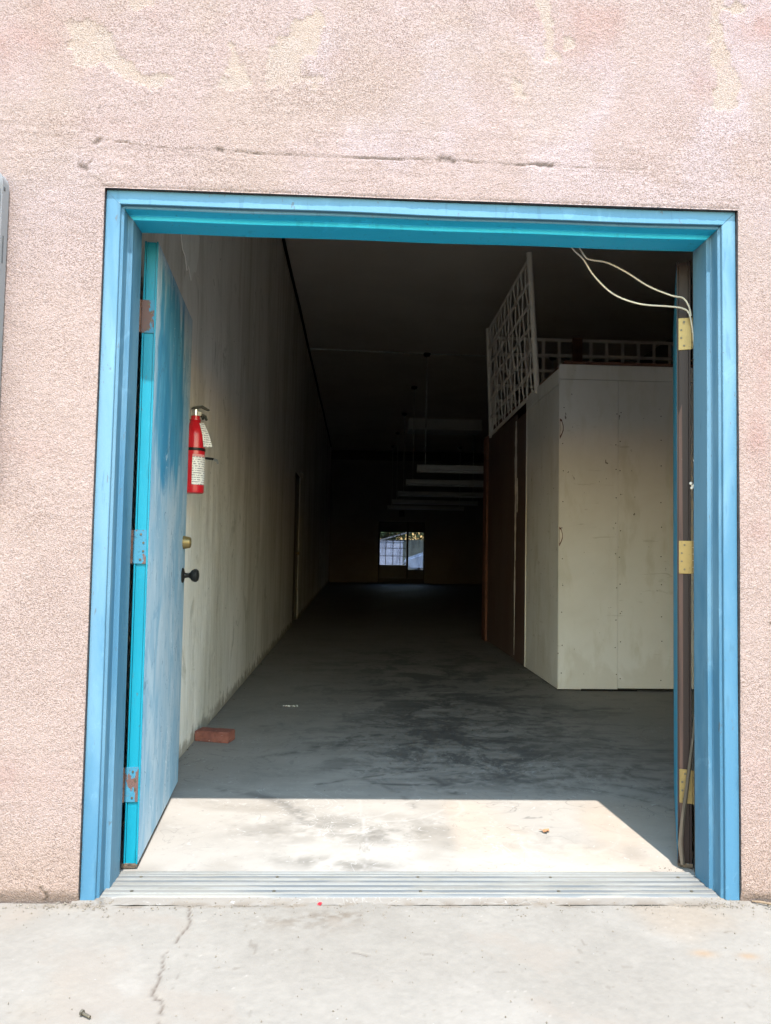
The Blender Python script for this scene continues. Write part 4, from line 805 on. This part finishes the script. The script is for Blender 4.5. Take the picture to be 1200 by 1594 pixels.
box('case', (1.24, YB-0.09, 2.22), (1.42, YB-0.001, 2.42), m_frame, es, 0.01); along((1.33, YB-0.09, 2.31), Vector((0, -1, 0)), [(0.06, 0), (0.06, 0.01), (0.03, 0.02)], 'horn', m_kick, es)

# ================================================================== BEHIND THE BUILDING
m_panelw = M('white_siding', (0.62, 0.62, 0.66), 0.7, layers=((1.5, 0.4, 0.7, (0.52, 0.52, 0.57), 0.6),), bumps=((6, 0.3, 0.01),))
yd = thing('yard_wall', 'low pale block wall seen through the rear glass door', 'wall', (0.9, 33, 0))
MB().box((-1.5, 33.0, -0.05), (2.02, 33.18, 1.50)).build('wall', m_panelw, yd, 0.01); MB().box((-1.55, 32.96, 1.503), (2.06, 33.22, 1.57)).build('coping', m_panelw, yd, 0.01)
m_shed = M('shed_boards', (0.16, 0.17, 0.14), 0.8, layers=(((5, 5, 1), 0.4, 0.7, (0.11, 0.115, 0.09), 0.7),))
sh = thing('shed', 'small brown roofed shed behind the pale yard wall', 'shed', (2.4, 40, 0))
MB().box((1.2, 38.5, -0.05), (4.6, 41.5, 1.7)).build('wall', m_shed, sh); MB().prism([(0.9, 38.3, 1.62), (3.4, 38.3, 2.35), (4.9, 38.3, 1.85), (4.9, 38.3, 1.77), (3.4, 38.3, 2.27), (0.9, 38.3, 1.54)], (0, 3.4, 0)).build('roof', m_roof, sh)
m_leaf = M('leaf', (0.075, 0.10, 0.035), 0.6, layers=((3, 0.4, 0.7, (0.12, 0.15, 0.055), 0.7),)); m_bark = M('bark', (0.13, 0.09, 0.06), 0.9, layers=((8, 0.4, 0.7, (0.08, 0.06, 0.04), 0.6),), bumps=((20, 0.5, 0.02),))
def tree(x, y, hgt, rad, seed, label):
    r = random.Random(seed); t = thing('tree', label, 'tree', (x, y, -0.05), 'trees behind the building')
    tb = MB().tube([(x, y, -0.05), (x+0.1, y, hgt*0.25), (x-0.05, y+0.1, hgt*0.5)], [0.16, 0.13, 0.09], 10)
    cl = []
    for i in range(9):
        a = r.uniform(0, 6.28); e_ = (x+math.cos(a)*rad*0.6, y+math.sin(a)*rad*0.6, hgt*r.uniform(0.5, 0.85)); cl.append(e_)
        tb.tube([(x, y, hgt*r.uniform(0.22, 0.45)), ((x+e_[0])/2, (y+e_[1])/2, e_[2]*0.8), e_], [0.07, 0.045, 0.02], 6)
    tb.build('trunk', m_bark, t, smooth=True); lv = MB()
    for i in range(6000):
        c0 = cl[i % 9]; g3 = [r.gauss(0, rad*0.27) for _ in range(3)]; p = Vector((c0[0]+g3[0], c0[1]+g3[1], max(0.9, c0[2]+g3[2]*0.9)))
        a = Vector((r.gauss(0, 1), r.gauss(0, 1), r.gauss(0, 1))).normalized(); b = a.orthogonal().normalized(); s = r.uniform(0.07, 0.15)
        lv.add([p-a*s, p+b*s*0.5, p+a*s, p-b*s*0.5], [(0, 1, 2, 3)])
    lv.build('crown', m_leaf, t)
tree(1.9, 46, 4.2, 2.2, 3, 'leafy tree rising behind the pale yard wall, seen through the left pane')
tree(0.3, 43, 4.0, 2.0, 5, 'leafy tree furthest left behind the pale yard wall')
tree(4.7, 44, 4.6, 2.3, 8, 'leafy tree behind the parked car, seen through the right pane')
m_carp = M('car_paint', (0.50, 0.58, 0.68), 0.2, 0.2, layers=((2, 0.4, 0.7, (0.46, 0.54, 0.64), 0.5),)); m_tyre = M('tyre', (0.02, 0.02, 0.02), 0.8, layers=((30, 0.5, 0.7, (0.035, 0.033, 0.03), 0.5),)); m_carg = M('car_glass', (0.03, 0.035, 0.04), 0.05, layers=((3, 0.4, 0.7, (0.045, 0.05, 0.055), 0.4),))
ca = thing('parked_car', 'pale blue car parked behind the building, seen through the right pane', 'car', (4.2, 31, -0.05))
c0x, c0y = 1.98, 30.2
ZS = 1.28
side = [(0, .42), (0.05, .62), (0.9, .86), (1.25, .92), (3.9, .95), (4.25, .88), (4.3, .45), (4.1, .28), (0.2, .28)]
MB().prism([(c0x+x, c0y, z*ZS-0.05) for x, z in side], (0, 1.7, 0)).build('body', m_carp, ca, 0.06, 3, True)
cab = [(1.05, .88), (1.75, 1.36), (2.9, 1.40), (3.85, .93)]
MB().prism([(c0x+x, c0y+0.12, z*ZS-0.05) for x, z in cab], (0, 1.46, 0)).build('cabin', m_carp, ca, 0.06, 3, True)
for xa, xb, xc, xd in ((1.28, 1.80, 2.22, 2.22), (2.30, 2.30, 2.86, 3.50)): MB().prism([(c0x+xa, c0y+0.112, 1.15), (c0x+xb, c0y+0.112, 1.63), (c0x+xc, c0y+0.112, 1.65), (c0x+xd, c0y+0.112, 1.17)], (0, 0.012, 0)).build('side_window', m_carg, ca)
MB().prism([(c0x+1.08, c0y+0.22, 1.13), (c0x+1.70, c0y+0.22, 1.65), (c0x+1.70, c0y+1.48, 1.65), (c0x+1.08, c0y+1.48, 1.13)], (-0.03, 0, 0.03)).build('windscreen', m_carg, ca)
for wx_ in (0.82, 3.45):
    for wy_ in (0.02, 1.50):
        wo = MB().lathe((c0x+wx_, c0y+wy_, 0.265), [(0.22, 0), (0.30, 0.02), (0.315, 0.06), (0.315, 0.14), (0.30, 0.18), (0.22, 0.2)], 24, 'y').build('wheel', m_tyre, ca, smooth=True)
        MB().lathe((c0x+wx_, c0y+wy_-0.006, 0.265), [(0.05, -0.004), (0.20, 0.0), (0.205, 0.02)], 20, 'y').build('rim', m_chrome, wo, smooth=True)
for hy in (0.15, 1.25): MB().box((c0x-0.006, c0y+hy, 0.50), (c0x+0.04, c0y+hy+0.3, 0.60)).build('headlight', m_chrome, ca, 0.01)

# ================================================================== SMALL LITTER
p = onZ(133, 1586, -0.003)
bl = thing('bolt', 'small dark bolt lying on the pavement at lower left', 'bolt', (p[0], p[1], 0))
MB().tube([(p[0]-0.008, p[1]+0.006, 0.0055), (p[0]+0.012, p[1]-0.006, 0.004)], 0.0032, 8).build('shank', m_screw, bl, smooth=True)
MB().tube([(p[0]-0.013, p[1]+0.009, 0.0065), (p[0]-0.008, p[1]+0.006, 0.0062)], 0.0062, 6).build('bolt_head', m_screw, bl)
m_dry = M('dry_leaf', (0.20, 0.10, 0.05), 0.7, layers=((60, 0.45, 0.65, (0.13, 0.06, 0.03), 0.7),))
p = onZ(848, 1296); v = []; f = []
for i in range(9):
    a = 2*math.pi*i/9; r_ = 0.014+0.006*math.sin(3*a); v.append((p[0]+1.25*r_*math.cos(a), p[1]+r_*math.sin(a), 0.005+0.006*abs(math.sin(1.5*a))))
v.append((p[0], p[1], 0.004)); f = [(i, (i+1) % 9, 9) for i in range(9)]
lf = MB().add(v, f).build('dry_leaf', m_dry); sm = lf.modifiers.new('thickness', 'SOLIDIFY'); sm.thickness = 0.001; tag(lf, 'curled orange brown dry leaf on the sunlit floor', 'leaf')
p = onZ(1186, 1409, -0.003); tw = MB().tube([(p[0]-0.025, p[1]+0.012, 0.004), (p[0], p[1], 0.006), (p[0]+0.05, p[1]-0.022, 0.004)], [0.002, 0.004, 0.003], 7).build('twig', m_bark, None, smooth=True); tag(tw, 'short dark twig at the wall foot right of the frame', 'twig')
p = onZ(497, 1410, -0.003); rc = MB(); rc.prism([(p[0]-0.006, p[1]-0.003, 0.001), (p[0]+0.004, p[1]-0.005, 0.001), (p[0]+0.007, p[1]+0.004, 0.001), (p[0]-0.002, p[1]+0.006, 0.001)], (0.001, 0, 0.004)); ro = rc.build('red_chip', m_red); tag(ro, 'tiny red plastic chip in front of the door sill', 'chip')
m_grit = M('grit', (0.12, 0.10, 0.08), 0.95, layers=((50, 0.4, 0.65, (0.07, 0.055, 0.042), 0.8), (80, 0.60, 0.70, (0.19, 0.18, 0.165), 0.7)))
def grit(name, spots, seed, label, mat=m_grit):
    r = random.Random(seed); b = MB()
    for (x0, x1, y0, y1, k_, s0, s1) in spots:
        for _ in range(k_):
            t = r.random(); x = x0+(x1-x0)*r.random(); y = y0+(y1-y0)*t; s = s0+(s1-s0)*r.random()**3
            q = [(x+s*r.uniform(.5, 1)*math.cos(a+r.uniform(-.3, .3)), y+s*r.uniform(.5, 1)*math.sin(a), -0.001) for a in (0, 1.3, 2.5, 3.8, 5.0)]
            h_ = s*r.uniform(0.5, 1.0); b.add(q+[(x+r.uniform(-.3, .3)*s, y+r.uniform(-.3, .3)*s, h_)], [(0, 1, 5), (1, 2, 5), (2, 3, 5), (3, 4, 5), (4, 0, 5)])
    o = b.build(name, mat); o['kind'] = 'stuff'; o['label'] = label; o['category'] = 'grit'; return o
grit('grit', ((-1.6, -1.0, -0.05, -0.012, 260, .001, .006), (1.0, 1.5, -0.06, -0.012, 260, .001, .007), (0.86, 1.0, -0.05, 0.06, 160, .001, .005), (0.84, 0.96, 0.17, 0.25, 160, .001, .005),
              (-0.99, -0.9, -0.06, 0.03, 160, .001, .005), (-0.9, 0.95, -0.05, 0.016, 420, .0008, .004), (-0.9, 0.9, 0.2, 0.9, 130, .0008, .003), (-1.3, 1.2, -0.7, -0.05, 420, .0008, .0035), (-1.2, 1.2, -0.10, -0.03, 260, .0008, .004), (-0.9, 1.2, 1.0, 4.0, 90, .001, .006), (XL+0.005, XL+0.05, 1.2, 7.0, 160, .001, .008), (1.2, 1.37, 3.5, 6.8, 60, .002, .010)), 4, 'loose grit and crumbs along the sill, wall foot and floor')
p = onZ(452, 1099); grit('plaster_crumbs', ((p[0]-0.05, p[0]+0.05, p[1]-0.02, p[1]+0.02, 60, .002, .008),), 9, 'small pile of pale plaster crumbs on the dim floor', m_patch)
